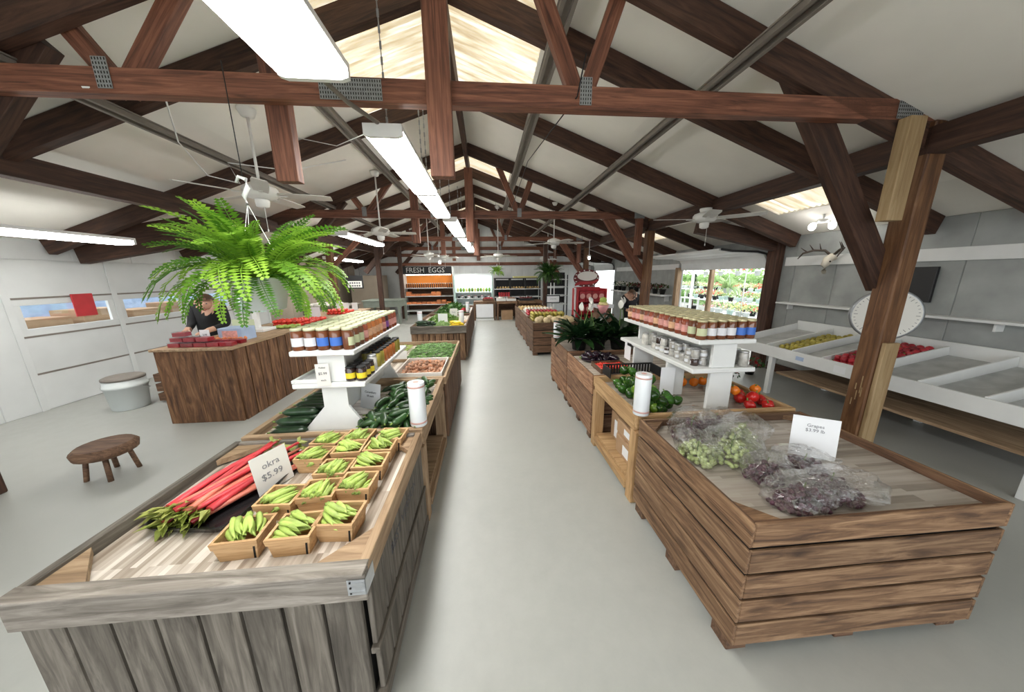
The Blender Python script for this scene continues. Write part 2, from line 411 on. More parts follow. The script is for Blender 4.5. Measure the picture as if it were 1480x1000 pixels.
# ------------------------------------------------------------------ the building
RX0, RZ0, RS = -.3, 4.23, .36
XL, XR, YF, YB = -5.9, 5.1, -2.6, 15.0
def rz(x): return RZ0-RS*abs(x-RX0)
ob('floor', MB().box(XL-.1, XR+.1, YF, YB+.1, -.12, 0), None, None, 'concrete', kind='structure')
def strip_wall(name, along, fix, a0, a1, z0, ztop, step, mat, thick=.04, holes=(), root=None, sign=1):
    "wall of vertical sheet panels; holes = (a0,a1,z0,z1)"
    r = root or ob(name, None, None, T(*( (fix, (a0+a1)/2, 0) if along == 'Y' else ((a0+a1)/2, fix, 0))), kind='structure')
    a = a0
    while a < a1-.01:
        e = min(a+step, a1); mid = (a+e)/2
        segs = [(z0, ztop(mid) if callable(ztop) else ztop)]
        for h in holes:
            if h[0] < mid < h[1]:
                ns = []
                for s0, s1 in segs:
                    if h[2] > s0+.02: ns.append((s0, h[2]))
                    if h[3] < s1-.02: ns.append((h[3], s1))
                segs = ns
        for s0, s1 in segs:
            g = .001
            if along == 'Y': bx('panel', r, fix-thick/2, fix+thick/2, a+g, e-g, s0, s1, mat, bev=.006)
            else: bx('panel', r, a+g, e-g, fix-thick/2, fix+thick/2, s0, s1, mat, bev=.006)
        a = e
    return r
D1 = (5.27, 7.83, 0, 1.78); D2 = (12.15, 14.35, 0, 1.86)
wr = ob('wall_right', None, None, T(XR, 6, 0), kind='structure')
strip_wall('wall_right', 'Y', XR, YF, 5.27, .0, rz(XR), .62, 'grey_panel', root=wr)
strip_wall('wall_right', 'Y', XR, 5.27, 7.83, 1.78, rz(XR), .64, 'grey_panel', root=wr)
strip_wall('wall_right', 'Y', XR, 7.83, 12.15, 0, rz(XR), .62, 'grey_panel', root=wr)
strip_wall('wall_right', 'Y', XR, 12.15, 14.35, 1.86, rz(XR), .55, 'grey_panel', root=wr)
strip_wall('wall_right', 'Y', XR, 14.35, YB, 0, rz(XR), .65, 'grey_panel', root=wr)
for i, (y0, y1) in enumerate(((-1.5, 5.0), (7.95, 11.9))):
    bx('trim_%d' % (i+1), None, XR-.05, XR-.022, y0, y1, 1.81, 1.95, 'white_paint', kind='structure')
bx('trim_3', None, XR-.06, XR-.022, -1.5, 5.0, .0, .14, 'dark_timber', kind='structure')  # dark strip along the foot of the right wall
wl = ob('wall_left', None, None, T(XL, 6, 0), kind='structure')
GL = (4.35, 8.95)
strip_wall('wall_left', 'Y', XL, YF, GL[0], 0, rz(XL), .6, 'left_panel', root=wl)
strip_wall('wall_left', 'Y', XL, GL[0], GL[1], 1.957, rz(XL), .767, 'left_panel', root=wl)
strip_wall('wall_left', 'Y', XL, GL[1], YB, 0, rz(XL), .55, 'tan_panel', root=wl)
wb = ob('wall_back', None, None, T(0, YB, 0), kind='structure')
strip_wall('wall_back', 'X', YB, XL, XR, 0, rz, .275, 'far_panel', root=wb)
m = MB().prism([(XL, 0), (XR, 0), (XR, rz(XR)), (RX0, RZ0), (XL, rz(XL))], YB+.03, YB+.06); ob('backing', m, wb, None, 'rail_grey')  # added dark sheet, blocks light leaking through the panel seams
bx('trim_4', None, -5.8, 5.0, YB-.07, YB-.024, 2.16, 2.30, 'truss_wood', kind='structure')
bx('trim_5', None, -5.8, 5.0, YB-.07, YB-.024, 2.56, 2.70, 'truss_wood', kind='structure')
wf = ob('wall_front', None, None, T(0, YF, 0), kind='structure')
strip_wall('wall_front', 'X', YF, XL, -5.3, 0, rz, .6, 'left_panel', root=wf)
strip_wall('wall_front', 'X', YF, -5.3, 4.6, 2.5, rz, .76, 'left_panel', root=wf)
strip_wall('wall_front', 'X', YF, 4.6, XR, 0, rz, .55, 'left_panel', root=wf)
# ceiling sheets and skylights
ce = ob('ceiling', None, None, T(RX0, 6, RZ0), kind='structure')
BAY = [-2.6, .35, 2.5, 4.85, 6.8, 8.95, 11.1, 13.25, 15.0]
def roof_sheet(x0, x1, y0, y1, sky):
    c = T((x0+x1)/2, (y0+y1)/2, (rz(x0)+rz(x1))/2)
    if not sky:
        m = MB().prism([(x0, rz(x0)), (x1, rz(x1)), (x1, rz(x1)+.03), (x0, rz(x0)+.03)], y0+.004, y1-.004)
        m.v = [tuple(c.inverted() @ Vector(p)) for p in m.v]
        ob('panel', m, ce, c, 'ceiling_white')
    else:
        m = MB(); n = int((y1-y0)/.02); vs = []; fs = []
        for i in range(n+1):
            y = y0+(y1-y0)*i/n; d = .012*sin(2*pi*(y-y0)/.076)
            vs += [(x0, y, rz(x0)+.02+d), (x1, y, rz(x1)+.02+d)]
        for i in range(n): fs.append((2*i, 2*i+1, 2*i+3, 2*i+2))
        m.add([tuple(c.inverted() @ Vector(p)) for p in vs], fs, True)
        ob('skylight_sheet', m, ce, c, 'skylight')
SKY = {(3, 0, 1): None, (3, 0, -1): None}
for b in range(len(BAY)-1):
    y0, y1 = BAY[b], BAY[b+1]
    for sg, br in ((1, [-.3, .62, 1.9, 3.72, 4.4, 5.16]), (-1, [-.3, -1.55, -2.95, -4.05, -5.0, -5.97])):
        for i in range(5):
            x0, x1 = br[i], br[i+1]
            sky = (i == 0 and b in (0, 2, 4, 6)) or (sg == 1 and i == 3 and b == 4)
            if sg == -1 and i == 2 and b == 4:
                roof_sheet(-3.2, -3.75, y0, 7.2, True); roof_sheet(-2.95, -3.2, y0, 7.2, False); roof_sheet(-3.75, -4.05, y0, 7.2, False); roof_sheet(x0, x1, 7.2, y1, False)
            elif sg == 1 and i == 3 and b == 2:
                roof_sheet(x0, x1, y0, 3.5, False); roof_sheet(x0, x1, 3.5, 4.58, True); roof_sheet(x0, x1, 4.58, y1, False)
            else: roof_sheet(x0, x1, y0, y1, sky)
# rafters, girders, posts, trusses
def slope_board(name, parent, y, sg, w=.09, d=.2, mat='dark_timber', **tg):
    xe = XR-.06 if sg > 0 else XL+.06
    dz = -d/2/cos(math.atan(RS))-.004
    return bd(name, parent, (RX0, y, RZ0+dz), (xe, y, rz(xe)+dz), w, d, mat, **tg)
names = {.35: 'nearest the camera', 3.27: 'just behind the nearest truss', 4.87: 'just ahead of the second truss', 8.2: 'just behind the second truss', 9.65: 'just ahead of the third truss', 12.4: 'just behind the third truss', 13.65: 'just ahead of the farthest truss'}
for y in names:
    for sg, sd in ((1, 'right'), (-1, 'left')):
        slope_board('roof_rafter', None, y, sg, label='dark brown rafter on the %s roof slope %s' % (sd, names[y]), cat='rafter', group='intermediate rafters')
bx('eave_beam', None, 3.5, 3.64, YF+.1, YB-.1, 2.6, 2.8, 'dark_timber', label='long dark eave beam running over the right hand posts', cat='beam', group='eave beams')
bx('eave_beam', None, -4.12, -3.98, YF+.1, YB-.1, 2.56, 2.76, 'dark_timber', label='long dark eave beam running over the left hand side', cat='beam', group='eave beams')
bx('ridge_board', None, RX0-.03, RX0+.03, YF+.1, YB-.1, 3.86, 4.16, 'dark_timber', label='dark ridge board along the peak of the roof', cat='beam')
def gusset(parent, x, y, z, w, h):
    m = MB(); m.box(-w/2, w/2, -.002, .002, -h/2, h/2); m.cur = 1
    nx, nz = max(2, int(w/.016)), max(2, int(h/.024))
    for i in range(nx):
        for j in range(nz):
            a, c = -w/2+(i+.5)*w/nx, -h/2+(j+.5)*h/nz
            m.box(a-.0028, a+.0028, -.0035, -.0021, c-.007, c+.007)
    ob('nail_plate', m, parent, T(x, y, z), ['plate_grey', 'hole'])
def truss(y, label):
    t = thing('roof_truss', label, 'truss', (RX0, y, 2.85), 'roof trusses')
    M = 'truss_wood'
    bx('bottom_chord', t, -4.05, 3.72, y-.04, y+.04, 2.84, 2.985, M)
    for sg in (1, -1): slope_board('top_chord', t, y, sg, .08, .2, 'dark_timber')
    bx('king_post', t, -.35, -.19, y-.125, y-.045, 2.37, 3.75, M)
    bx('hanger_post', t, -1.46, -1.31, y+.045, y+.125, 2.37, 3.5, M)
    bx('hanger_post', t, 3.21, 3.35, y-.125, y-.045, 2.1, 2.84, 'post_raw' if y < 3 else 'truss_wood')
    for xn, xa, xb in ((.74, .28, 1.02), (-2.33, -1.75, -2.62)):
        for xx in (xa, xb):
            bd('web', t, (xn, y+.082, 2.9), (xx, y+.082, rz(xx)-.07), .07, .11, M)
        gusset(t, xn, y-.045, 2.95, .085, .17)
    gusset(t, -.85, y-.045, 2.91, .40, .125)
    gusset(t, 3.3, y-.045, 2.91, .22, .12)
    bd('knee_brace', t, (3.60, y+.09, 1.585), (2.41, y+.09, 3.21), .09, .2, 'dark_timber' if y < 3 else 'truss_wood')
    bd('knee_brace', t, (-4.03, y+.09, 1.84), (-2.75, y+.09, 3.18), .09, .16, 'dark_timber')
    return t
TR = [(2.5, 'nearest roof truss with reddish brown chord above the okra display'), (6.8, 'second roof truss back above the squash display'),
      (11.1, 'third roof truss back near the far coolers'), (14.9, 'farthest roof truss against the back wall')]
for y, l in TR: truss(y, l)
def post(x0, x1, y0, y1, z1, mat, label):
    return bx('timber_post', None, x0, x1, y0, y1, 0, z1, mat, bev=.008, label=label, cat='post', group='timber posts')
t = thing('timber_post', 'stout brown post with raw lower half behind the grape display', 'post', (3.58, 2.5, 0), 'timber posts')
bx('shaft', t, 3.5, 3.66, 2.42, 2.58, 0, 2.84, 'post_wood', bev=.01)
bx('facing_board', t, 3.52, 3.66, 2.385, 2.419, 0, 1.08, 'post_raw', bev=.004)
m = MB()
for a, z0_, z1_ in ((-.03, .0, .09), (-.018, .03, .2), (.004, -.04, .05), (.02, .06, .12), (.03, -.1, -.03)): m.box(-.001, .001, a, a+.008, z0_, z1_)
ob('scuffs', m, t, T(3.499, 2.49, .55), 'post_raw', kind='stuff')
post(3.5, 3.66, 6.72, 6.88, 2.84, 'post_wood', 'brown post with diagonal brace behind the right jar stand')
post(3.5, 3.66, 11.02, 11.18, 2.84, 'post_wood', 'brown post at the far right beyond the red berry display')
post(-4.13, -3.97, 2.42, 2.58, 2.84, 'dark_timber', 'dark post at the far left edge')
post(-4.2, -4.04, 8.92, 9.08, 2.6, 'post_wood', 'brown post just right of the big fern')
post(-3.66, -3.52, 11.1, 11.24, 2.84, 'dark_timber', 'dark post beside the green grey table')
post(-3.42, -3.28, 13.0, 13.14, 2.84, 'dark_timber', 'dark leaning post at the left end of the egg shelves')
post(2.05, 2.19, 11.02, 11.16, 2.84, 'dark_timber', 'dark post behind the hanging dark fern')
post(4.94, 5.08, 5.06, 5.26, 2.35, 'dark_timber', 'dark wall post at the near side of the garden doorway')
post(4.96, 5.08, 7.83, 7.95, 1.85, 'tan_wood', 'tan jamb post at the far side of the garden doorway')
post(5.16, 5.25, 6.86, 6.95, 1.85, 'tan_wood', 'slim tan post standing in the middle of the garden doorway')
bd('tie_beam', None, (3.52, 5.15, 2.47), (5.06, 5.15, 2.16), .12, .24, 'dark_timber', label='heavy dark beam sloping down to the garden doorway post', cat='beam')
bd('tie_beam', None, (-4.0, 5.2, 2.42), (-5.85, 5.2, 2.12), .12, .40, 'dark_timber', label='heavy dark beam sloping to the left wall above the fern', cat='beam')
bd('post_brace', None, (-4.05, 9.0, 2.0), (-3.2, 9.0, 2.78), .08, .12, 'truss_wood', label='short diagonal brace rising from the post by the fern', cat='brace')
for x, l in ((1.9, 'right roof slope'), (.66, 'right of the ridge'), (-2.95, 'left roof slope above the fern'), (-1.68, 'left of the strip lights')):
    t = thing('ceiling_rail', 'long pair of thin grey rails under the rafters, %s' % l, 'rail', (x, 6, rz(x)-.25), 'ceiling rails')
    for s in (-.045, .045):
        bx('rail', t, x+s-.016, x+s+.016, YF+.2, YB-.2, rz(x)-.275, rz(x)-.235, 'rail_grey')
    bx('batten', t, x-.07, x+.07, YF+.2, YB-.2, rz(x)-.234, rz(x)-.222, 'rail_grey')
# overhead doors
def overhead(name, y0, y1, z0, xin, mat='white_paint'):
    r = ob(name, None, None, T(XR, (y0+y1)/2, z0), kind='structure')
    prof = [(XR-.06, z0), (XR-.07, z0+.15), (XR-.13, z0+.245), (XR-.32, z0+.285), (XR-.8, z0+.30), (xin, z0+.33)]
    for i in range(len(prof)-1):
        (xa, za), (xb, zb) = prof[i], prof[i+1]
        bd('section', r, (xa, (y0+y1)/2, za+.003), (xb, (y0+y1)/2, zb-.003), y1-y0, .035, mat, up=(-(zb-za), 0, -(xa-xb)))
    for y in (y0-.03, y1+.03):
        ob('track', MB().tube([(x-XR+.02, y-(y0+y1)/2, z-z0) for x, z in prof], .02, 5), r, T(XR, (y0+y1)/2, z0), 'black')
overhead('door_1', 5.34, 7.8, 1.78, 4.1)
overhead('door_2', 12.2, 14.3, 1.86, 4.1)
gd = ob('door_3', None, None, T(XL, 6.6, 0), kind='structure')
zs = [0, .49, .98, 1.47, 1.96]; ys = [GL[0]+i*(GL[1]-GL[0])/4 for i in range(5)]
for j in range(4):
    for i in range(4):
        if j == 2:
            a, b2 = ys[i]+.006, ys[i+1]-.006
            bx('rail', gd, XL-.02, XL+.02, a, b2, zs[j]+.004, zs[j]+.10, 'left_panel'); bx('rail', gd, XL-.02, XL+.02, a, b2, zs[j+1]-.09, zs[j+1]-.004, 'left_panel')
            bx('stile', gd, XL-.02, XL+.02, a, a+.1, zs[j]+.10, zs[j+1]-.09, 'left_panel'); bx('stile', gd, XL-.02, XL+.02, b2-.1, b2, zs[j]+.10, zs[j+1]-.09, 'left_panel')
            bx('pane', gd, XL-.004, XL+.004, a+.1, b2-.1, zs[j]+.10, zs[j+1]-.09, 'pane', bev=0)
        else:
            p = bx('section', gd, XL-.02, XL+.02, ys[i]+.006, ys[i+1]-.006, zs[j]+.004, zs[j+1]-.004, 'left_panel')
for i in range(5): bx('strap', gd, XL+.022, XL+.034, ys[i]-.035, ys[i]+.035, 0, 1.96, 'left_panel')
for z in zs[1:4]: bx('seam_strip', gd, XL+.021, XL+.026, GL[0], GL[1], z-.012, z+.012, 'rail_grey')
# ------------------------------------------------------------------ display beds
def surf(parent, x0, x1, y0, y1, z, mat):
    bx('top_surface', parent, x0, x1, y0, y1, z-.02, z, mat)
def vboards(parent, a, b, z0, z1, step, t, mat, gap=.012, name='board'):
    a, b = Vector(a), Vector(b); L = (b-a).length; n = max(1, round(L/step)); d = (b-a)/n; u = (b-a).normalized()
    for i in range(n):
        c = a+d*(i+.5)
        p0, p1 = Vector((c.x, c.y, z0)), Vector((c.x, c.y, z1))
        nrm = Vector((-u.y, u.x, 0))
        bd(name, parent, p0, p1, L/n-gap, t, mat, up=nrm)
def hboards(parent, a, b, z0, z1, n, t, mat, gap=.008, step=0.0, name='board'):
    a, b = Vector(a), Vector(b); h = (z1-z0)/n; u = (b-a).normalized(); nrm = Vector((u.y, -u.x, 0))
    for i in range(n):
        z = z0+h*(i+.5); o = nrm*step*random.random()*.5
        bd(name, parent, (a.x+o.x, a.y+o.y, z), (b.x+o.x, b.y+o.y, z), t, h-gap, mat)
def blk(parent, x, y, sx, sy, z, mat='grey_wood', s=.16):
    poly = [(0, 0), (sx*s, 0), (0, sy*s)]
    m = MB().prism(poly, -.03, .0, 'Z'); ob('corner_block', m, parent, T(x, y, z), mat)
# okra table (near left)
x0, x1, y0, y1 = -1.56, -.44, .90, 1.87
t = thing('display_table', 'weathered grey slatted display table holding okra baskets and rhubarb', 'display table', ((x0+x1)/2, (y0+y1)/2, 0), 'produce display tables')
surf(t, x0+.03, x1-.03, y0+.03, y1-.03, .665, 'laminate')
for c in t.children:   # strips run along the aisle
    c.data = cbox(y1-y0-.06, x1-x0-.06, .02, 'laminate'); c.matrix_basis = T(0, 0, .655) @ RZ(pi/2)
bx('rim', t, x0, x1, y0, y0+.035, .595, .71, 'grey_wood')
bx('rim', t, x1-.035, x1, y0+.036, y1, .62, .72, 'tan_wood'); bx('rim', t, x0, x0+.035, y0+.036, y1, .60, .72, 'grey_wood_dark')
bx('rim', t, x0+.036, x1-.036, y1-.03, y1, .63, .72, 'grey_wood')
bx('rim_cap', t, x0, x1, y0-.012, y0+.05, .711, .722, 'grey_wood')
for a in ((x1-.036, y0+.055, -1, 1), (x1-.036, y1-.031, -1, -1), (x0+.036, y1-.031, 1, -1), (x0+.036, y0+.055, 1, 1)):
    blk(t, a[0], a[1], a[2], a[3], .706, 'tan_wood')
vboards(t, (x0, y0+.03, 0), (x1-.03, y0+.03, 0), .08, .592, .14, .022, 'grey_wood_dark')
vboards(t, (x1-.018, y0+.04, 0), (x1-.018, y1, 0), .33, .616, .137, .02, 'grey_wood_dark')
vboards(t, (x1-.012, y0+.04, 0), (x1-.012, y1, 0), .10, .30, .137, .02, 'grey_wood_dark')
bx('side_rail', t, x1-.03, x1+.004, y0+.03, y1, .302, .328, 'grey_wood_dark'); bx('side_rail', t, x1-.03, x1+.006, y0+.03, y1, .03, .098, 'grey_wood_dark')
bx('gap_shade_box', t, x0+.05, x1-.05, y0+.06, y1-.02, .05, .6, 'hole')  # added black box, stands in for the shade seen between the boards
for x in (x0+.06, x1-.06):
    for y in (y0+.08, y1-.06): bx('foot', t, x-.04, x+.04, y-.04, y+.04, 0, .049, 'grey_wood_dark')
b = MB(); b.box(-.06, .002, -.003, 0, -.032, .032); b.box(0, .003, -.003, .07, -.032, .032)
for k in (-.018, .018): b.box(-.055, -.005, -.005, -.003, k-.004, k+.004)
b.cur = 1
for k in (-.022, 0, .022): b.box(-.052, -.046, -.006, -.0031, k-.003, k+.003)
ob('corner_bracket', b, t, T(x1, y0-.001, .66), ['galv', 'hole'], label='galvanised metal corner bracket')
text('BEST VERSION', .075, 'ink', t, T(x1-.0075, 1.42, .51) @ RZ(pi/2) @ RX(pi/2), 'stencil')
# cucumber table with open shelf
def open_bed(name, label, x0, x1, y0, y1, aisle, mat, top, rimh=.055):
    t = thing(name, label, 'display table', ((x0+x1)/2, (y0+y1)/2, 0), 'produce display tables')
    surf(t, x0+.03, x1-.03, y0+.03, y1-.03, .665, top)
    bx('rim', t, x0, x1, y0, y0+.04, .62, .72, mat); bx('rim', t, x0, x1, y1-.04, y1, .62, .72, mat)
    bx('rim', t, x0, x0+.04, y0+.041, y1-.041, .585, .72, mat); bx('rim', t, x1-.04, x1, y0+.041, y1-.041, .585, .72, mat)
    for x in (x0+.045, x1-.045):
        for y in (y0+.05, y1-.05): bx('leg', t, x-.045, x+.045, y-.045, y+.045, 0, .584 if True else .6, mat)
    bx('lower_shelf', t, x0+.02, x1-.02, y0+.1, y1-.1, .12, .15, mat)
    for x in (x0+.01, x1-.01): bx('shelf_rail', t, x-.02, x+.02, y0+.1, y1-.1, .06, .118, mat)
    return t
open_bed('display_table', 'open pine framed display table of cucumbers with white jar stand', -1.56, -.44, 1.91, 2.98, 1, 'tan_wood', 'laminate')
# bean and nut table
x0, x1, y0, y1 = -1.5, -.42, 3.0, 4.78
t = thing('display_table', 'brown boarded display table of green beans and potato crate', 'display table', ((x0+x1)/2, (y0+y1)/2, 0), 'produce display tables')
surf(t, x0+.02, x1-.02, y0+.02, y1-.02, .66, 'laminate')
for a in ((x0, x1, y0, y0+.025), (x0, x1, y1-.025, y1), (x0, x0+.025, y0+.026, y1-.026), (x1-.025, x1, y0+.026, y1-.026)): bx('rim', t, *a, .64, .72, 'tan_wood')
bx('divider', t, x0+.03, x1-.03, 3.80, 3.82, .661, .70, 'tan_wood')
vboards(t, (x1-.012, y0, 0), (x1-.012, y1, 0), .06, .638, .20, .022, 'crate_dark'); vboards(t, (x0, y0+.012, 0), (x1-.03, y0+.012, 0), .06, .638, .16, .022, 'crate_dark')
vboards(t, (x0, y1-.012, 0), (x1-.03, y1-.012, 0), .06, .638, .16, .022, 'crate_dark'); vboards(t, (x0+.012, y0+.03, 0), (x0+.012, y1-.03, 0), .06, .638, .2, .022, 'crate_dark')
bx('base', t, x0+.05, x1-.05, y0+.05, y1-.05, 0, .059, 'crate_dark')
def bin_bed(label, x0, x1, y0, y1, zr, mats, n=4, top='laminate_grey', zt=.055, feet=True, name='display_crate', face='h'):
    t = thing(name, label, 'display crate', ((x0+x1)/2, (y0+y1)/2, 0), 'slatted produce crates')
    zb = .06
    f = hboards
    f(t, (x0+.008, y0, 0), (x0+.008, y1, 0), zb, zr, n, .014, mats, gap=.017, step=-.004); f(t, (x1-.008, y1, 0), (x1-.008, y0, 0), zb, zr, n, .014, mats, gap=.017)
    f(t, (x0+.016, y0+.008, 0), (x1-.016, y0+.008, 0), zb, zr, n, .014, mats, gap=.017, step=.004); f(t, (x1-.016, y1-.008, 0), (x0+.016, y1-.008, 0), zb, zr, n, .014, mats, gap=.017)
    for x in (x0+.06, x1-.06):
        for y in (y0+.06, y1-.06): bx('corner_post', t, x-.035, x+.035, y-.035, y+.035, .061, zr-zt-.025, 'crate_dark')
    surf(t, x0+.026, x1-.026, y0+.026, y1-.026, zr-zt, top)
    for k in range(3):
        for x in (x0+.06, (x0+x1)/2, x1-.06):
            y = y0+.08+(y1-y0-.16)*k/2; bx('foot_block', t, x-.05, x+.05, y-.05, y+.05, 0, .059, 'crate_dark')
    bx('gap_shade_box', t, x0+.017, x1-.017, y0+.017, y1-.017, .07, zr-zt-.022, 'hole', bev=0)  # black filler added so the slat gaps look shaded
    for a in ((x0+.0165, x0+.026, y0+.017, y1-.017), (x1-.026, x1-.0165, y0+.017, y1-.017), (x0+.027, x1-.027, y0+.0165, y0+.026), (x0+.027, x1-.027, y1-.026, y1-.0165)): bx('gap_shade_liner', t, *a, zr-zt-.0215, zr-.012, 'crate_dark')  # dark strips added to keep the gaps above the display surface shaded
    return t
t = bin_bed('large brown slatted crate holding bagged grapes near camera', 1.05, 2.27, .97, 1.92, .72, 'crate_wood', 5)
for a in ((1.076, .996, 1, 1), (1.076, 1.894, 1, -1), (2.244, 1.894, -1, -1)): blk(t, *a, .70, 'crate_wood', .13)
t = open_bed('display_table', 'open pine framed display table of green peppers beside white jar stand', 1.05, 2.27, 1.95, 2.86, 1, 'pine', 'laminate_grey')
bin_bed('reddish slatted crate with eggplants and cherry tomatoes', 1.05, 2.25, 2.89, 3.86, .72, 'crate_red', 3, 'laminate')
bin_bed('reddish slatted crate under the peace lilies', 1.05, 2.25, 3.90, 4.88, .72, 'crate_red', 3)
bin_bed('dark slatted crate of melons facing the camera', .98, 1.95, 6.42, 7.5, .72, 'crate_dark', 4)
bin_bed('dark slatted crate of onions behind the melons', .98, 1.95, 7.54, 8.9, .72, 'crate_dark', 4, zt=.004)
bin_bed('farthest dark slatted crate at the end of the right row', .98, 1.95, 8.95, 10.4, .72, 'crate_dark', 4)
# squash table (further left) + the one behind it
for (y0, y1, lab) in ((6.2, 8.3, 'brown boarded squash table with vertical front boards'), (8.35, 10.6, 'farthest boarded table on the left with leafy greens')):
    x0, x1 = -1.5, -.40
    t = thing('display_table', lab, 'display table', ((x0+x1)/2, (y0+y1)/2, 0), 'produce display tables')
    surf(t, x0+.02, x1-.02, y0+.02, y1-.02, .67, 'laminate')
    bx('rim', t, x0, x1, y0-.02, y0+.02, .58, .73, 'tan_wood' if False else 'grey_wood_dark'); bx('rim', t, x0, x1, y1-.03, y1, .62, .73, 'crate_dark')
    bx('rim', t, x0, x0+.03, y0+.021, y1-.031, .6, .73, 'crate_dark'); bx('rim', t, x1-.03, x1, y0+.021, y1-.031, .6, .73, 'crate_dark')
    vboards(t, (x0, y0+.02, 0), (x1-.03, y0+.02, 0), .06, .578, .125, .02, 'crate_wood' if y0 < 7 else 'crate_dark'); vboards(t, (x1-.012, y0+.04, 0), (x1-.012, y1, 0), .06, .598, .2, .02, 'crate_dark')
    vboards(t, (x0+.012, y0+.04, 0), (x0+.012, y1, 0), .06, .598, .2, .02, 'crate_dark')
    bx('base', t, x0+.05, x1-.05, y0+.05, y1-.05, 0, .059, 'crate_dark')
# rough-sawn sales counter
x0, x1, y0, y1 = -3.79, -2.97, 3.77, 8.2
t = thing('sales_counter', 'long rustic counter clad in rough brown boards with berries and tomatoes', 'counter', ((x0+x1)/2, (y0+y1)/2, 0))
vboards(t, (x0, y0, 0), (x1, y0, 0), .0, .885, .20, .03, 'counter_wood', gap=.003); vboards(t, (x1, y0+.016, 0), (x1, y1, 0), 0, .885, .19, .03, 'counter_wood', gap=.014)
vboards(t, (x0, y0+.016, 0), (x0, y1, 0), 0, .885, .2, .03, 'counter_wood', gap=.004); vboards(t, (x0, y1, 0), (x1, y1, 0), .0, .885, .20, .03, 'counter_wood', gap=.004)
bx('counter_top', t, x0-.03, x1+.03, y0-.03, y1+.03, .887, .915, 'tan_wood')
# crate of nuts
x0, x1, y0, y1 = -.95, -.47, 3.10, 3.72
t = thing('produce_crate', 'shallow pale wooden crate of small potatoes on the bean table', 'crate', ((x0+x1)/2, (y0+y1)/2, .661))
bx('bottom', t, x0+.012, x1-.012, y0+.012, y1-.012, .662, .672, 'pine')
for a in ((x0, x1, y0, y0+.012), (x0, x1, y1-.012, y1), (x0, x0+.012, y0+.013, y1-.013), (x1-.012, x1, y0+.013, y1-.013)): bx('side', t, *a, .662, .735, 'laminate')
for c in t.children:
    if c.name.startswith('side'): c.data = c.data.copy(); c.data.materials[0] = MT['paper_warm']
# ------------------------------------------------------------------ produce
def scatter(name, meshes, label, cat, group, Ms):
    out = []
    for i, M in enumerate(Ms):
        out.append(ob(name, meshes[i % len(meshes)], None, M, label=label, cat=cat, group=group))
    return out
def rnd_rot(a=pi): return Euler((RU(-a, a), RU(-a, a), RU(-pi, pi))).to_matrix().to_4x4()
# okra baskets
bk = MB()
tw, td, bw, bdp, h, th = .078, .068, .066, .058, .085, .004
def frust(m, w0, d0, w1, d1, z0, z1):
    m.add([(sx*w, sy*d, z) for w, d, z in ((w0, d0, z0), (w1, d1, z1)) for sx, sy in ((-1, -1), (1, -1), (1, 1), (-1, 1))],
          [(0, 1, 5, 4), (1, 2, 6, 5), (2, 3, 7, 6), (3, 0, 4, 7)])
frust(bk, bw, bdp, tw, td, 0, h); frust(bk, bw-th, bdp-th, tw-th, td-th, .004, h)
bk.add([(-bw, -bdp, 0), (bw, -bdp, 0), (bw, bdp, 0), (-bw, bdp, 0)], [(0, 1, 2, 3)])
bk.add([(-bw, -bdp, .005), (bw, -bdp, .005), (bw, bdp, .005), (-bw, bdp, .005)], [(0, 1, 2, 3)])
bmesh_basket = bk.mesh('tub', 'basket_wood')
rm = MB()
e = .0035
for (w0, d0, w1, d1, z0, z1) in ((tw-.003+e, td-.003+e, tw+e, td+e, h-.024, h+.003), (tw-th-e, td-th-e, tw-th-e, td-th-e, h-.02, h+.003)): frust(rm, w0, d0, w1, d1, z0, z1)
a, c = (tw+e, td+e), (tw-th-e, td-th-e)
vs = [(sx*q[0], sy*q[1], h+.003) for q in (a, c) for sx, sy in ((-1, -1), (1, -1), (1, 1), (-1, 1))]
rm.add(vs, [(i, (i+1) % 4, 4+(i+1) % 4, 4+i) for i in range(4)])
mesh_rim = rm.mesh('rim_band', 'basket_wood')
sv = MB()
for sx in (1,):
    sv.add([(sx*.052, -bdp-.0006, 0), (sx*.060, -bdp-.0006, 0), (sx*.068, -td+.004-.0012, h-.026), (sx*.060, -td+.004-.0012, h-.026)], [(0, 1, 2, 3)])
mesh_slit = sv.mesh('corner_slit', 'hole')
def okra_mesh(L, r, bend):
    m = MB(); pts = []; rs = []
    for i in range(7):
        u = i/6; pts.append((L*(u-.5), bend*sin(pi*u), 0)); rs.append(r*(1-.12*u if u < .55 else (1-u)*2.0+.03))
    m.tube(pts, rs, 6); m.cur = 1; m.tube([(-L*.5-.012, 0, 0), (-L*.5, 0, 0), (-L*.5+.004, bend*.1, 0)], [.004, .005, r*1.05], 6)
    return m.mesh('okra_pod', ['okra', 'okra_cap'])
okm = [okra_mesh(RU(.09, .12), RU(.0105, .0135), RU(-.008, .008)) for _ in range(6)]
BP = [(-.955, 1.10, 16, 'front left corner basket nearest the rhubarb tray'), (-.765, 1.10, 14, 'front row, middle'), (-.62, 1.15, 8, 'front right corner basket'),
      (-.935, 1.29, 10, 'directly beside the price card'), (-.785, 1.32, 14, 'second row, middle'), (-.635, 1.36, 10, 'second row, aisle side'),
      (-.795, 1.49, 10, 'third row, left'), (-.63, 1.53, 12, 'third row, aisle side'), (-.965, 1.63, 8, 'leftmost of the rows behind the price card'),
      (-.80, 1.68, 14, 'fourth row, middle with one pod standing up'), (-.63, 1.69, 10, 'fourth row, aisle side'), (-.965, 1.82-.03, 6, 'back row, left'), (-.80, 1.84-.02, 8, 'back row, middle'), (-.60, 1.83-.02, 6, 'back row corner by the aisle')]
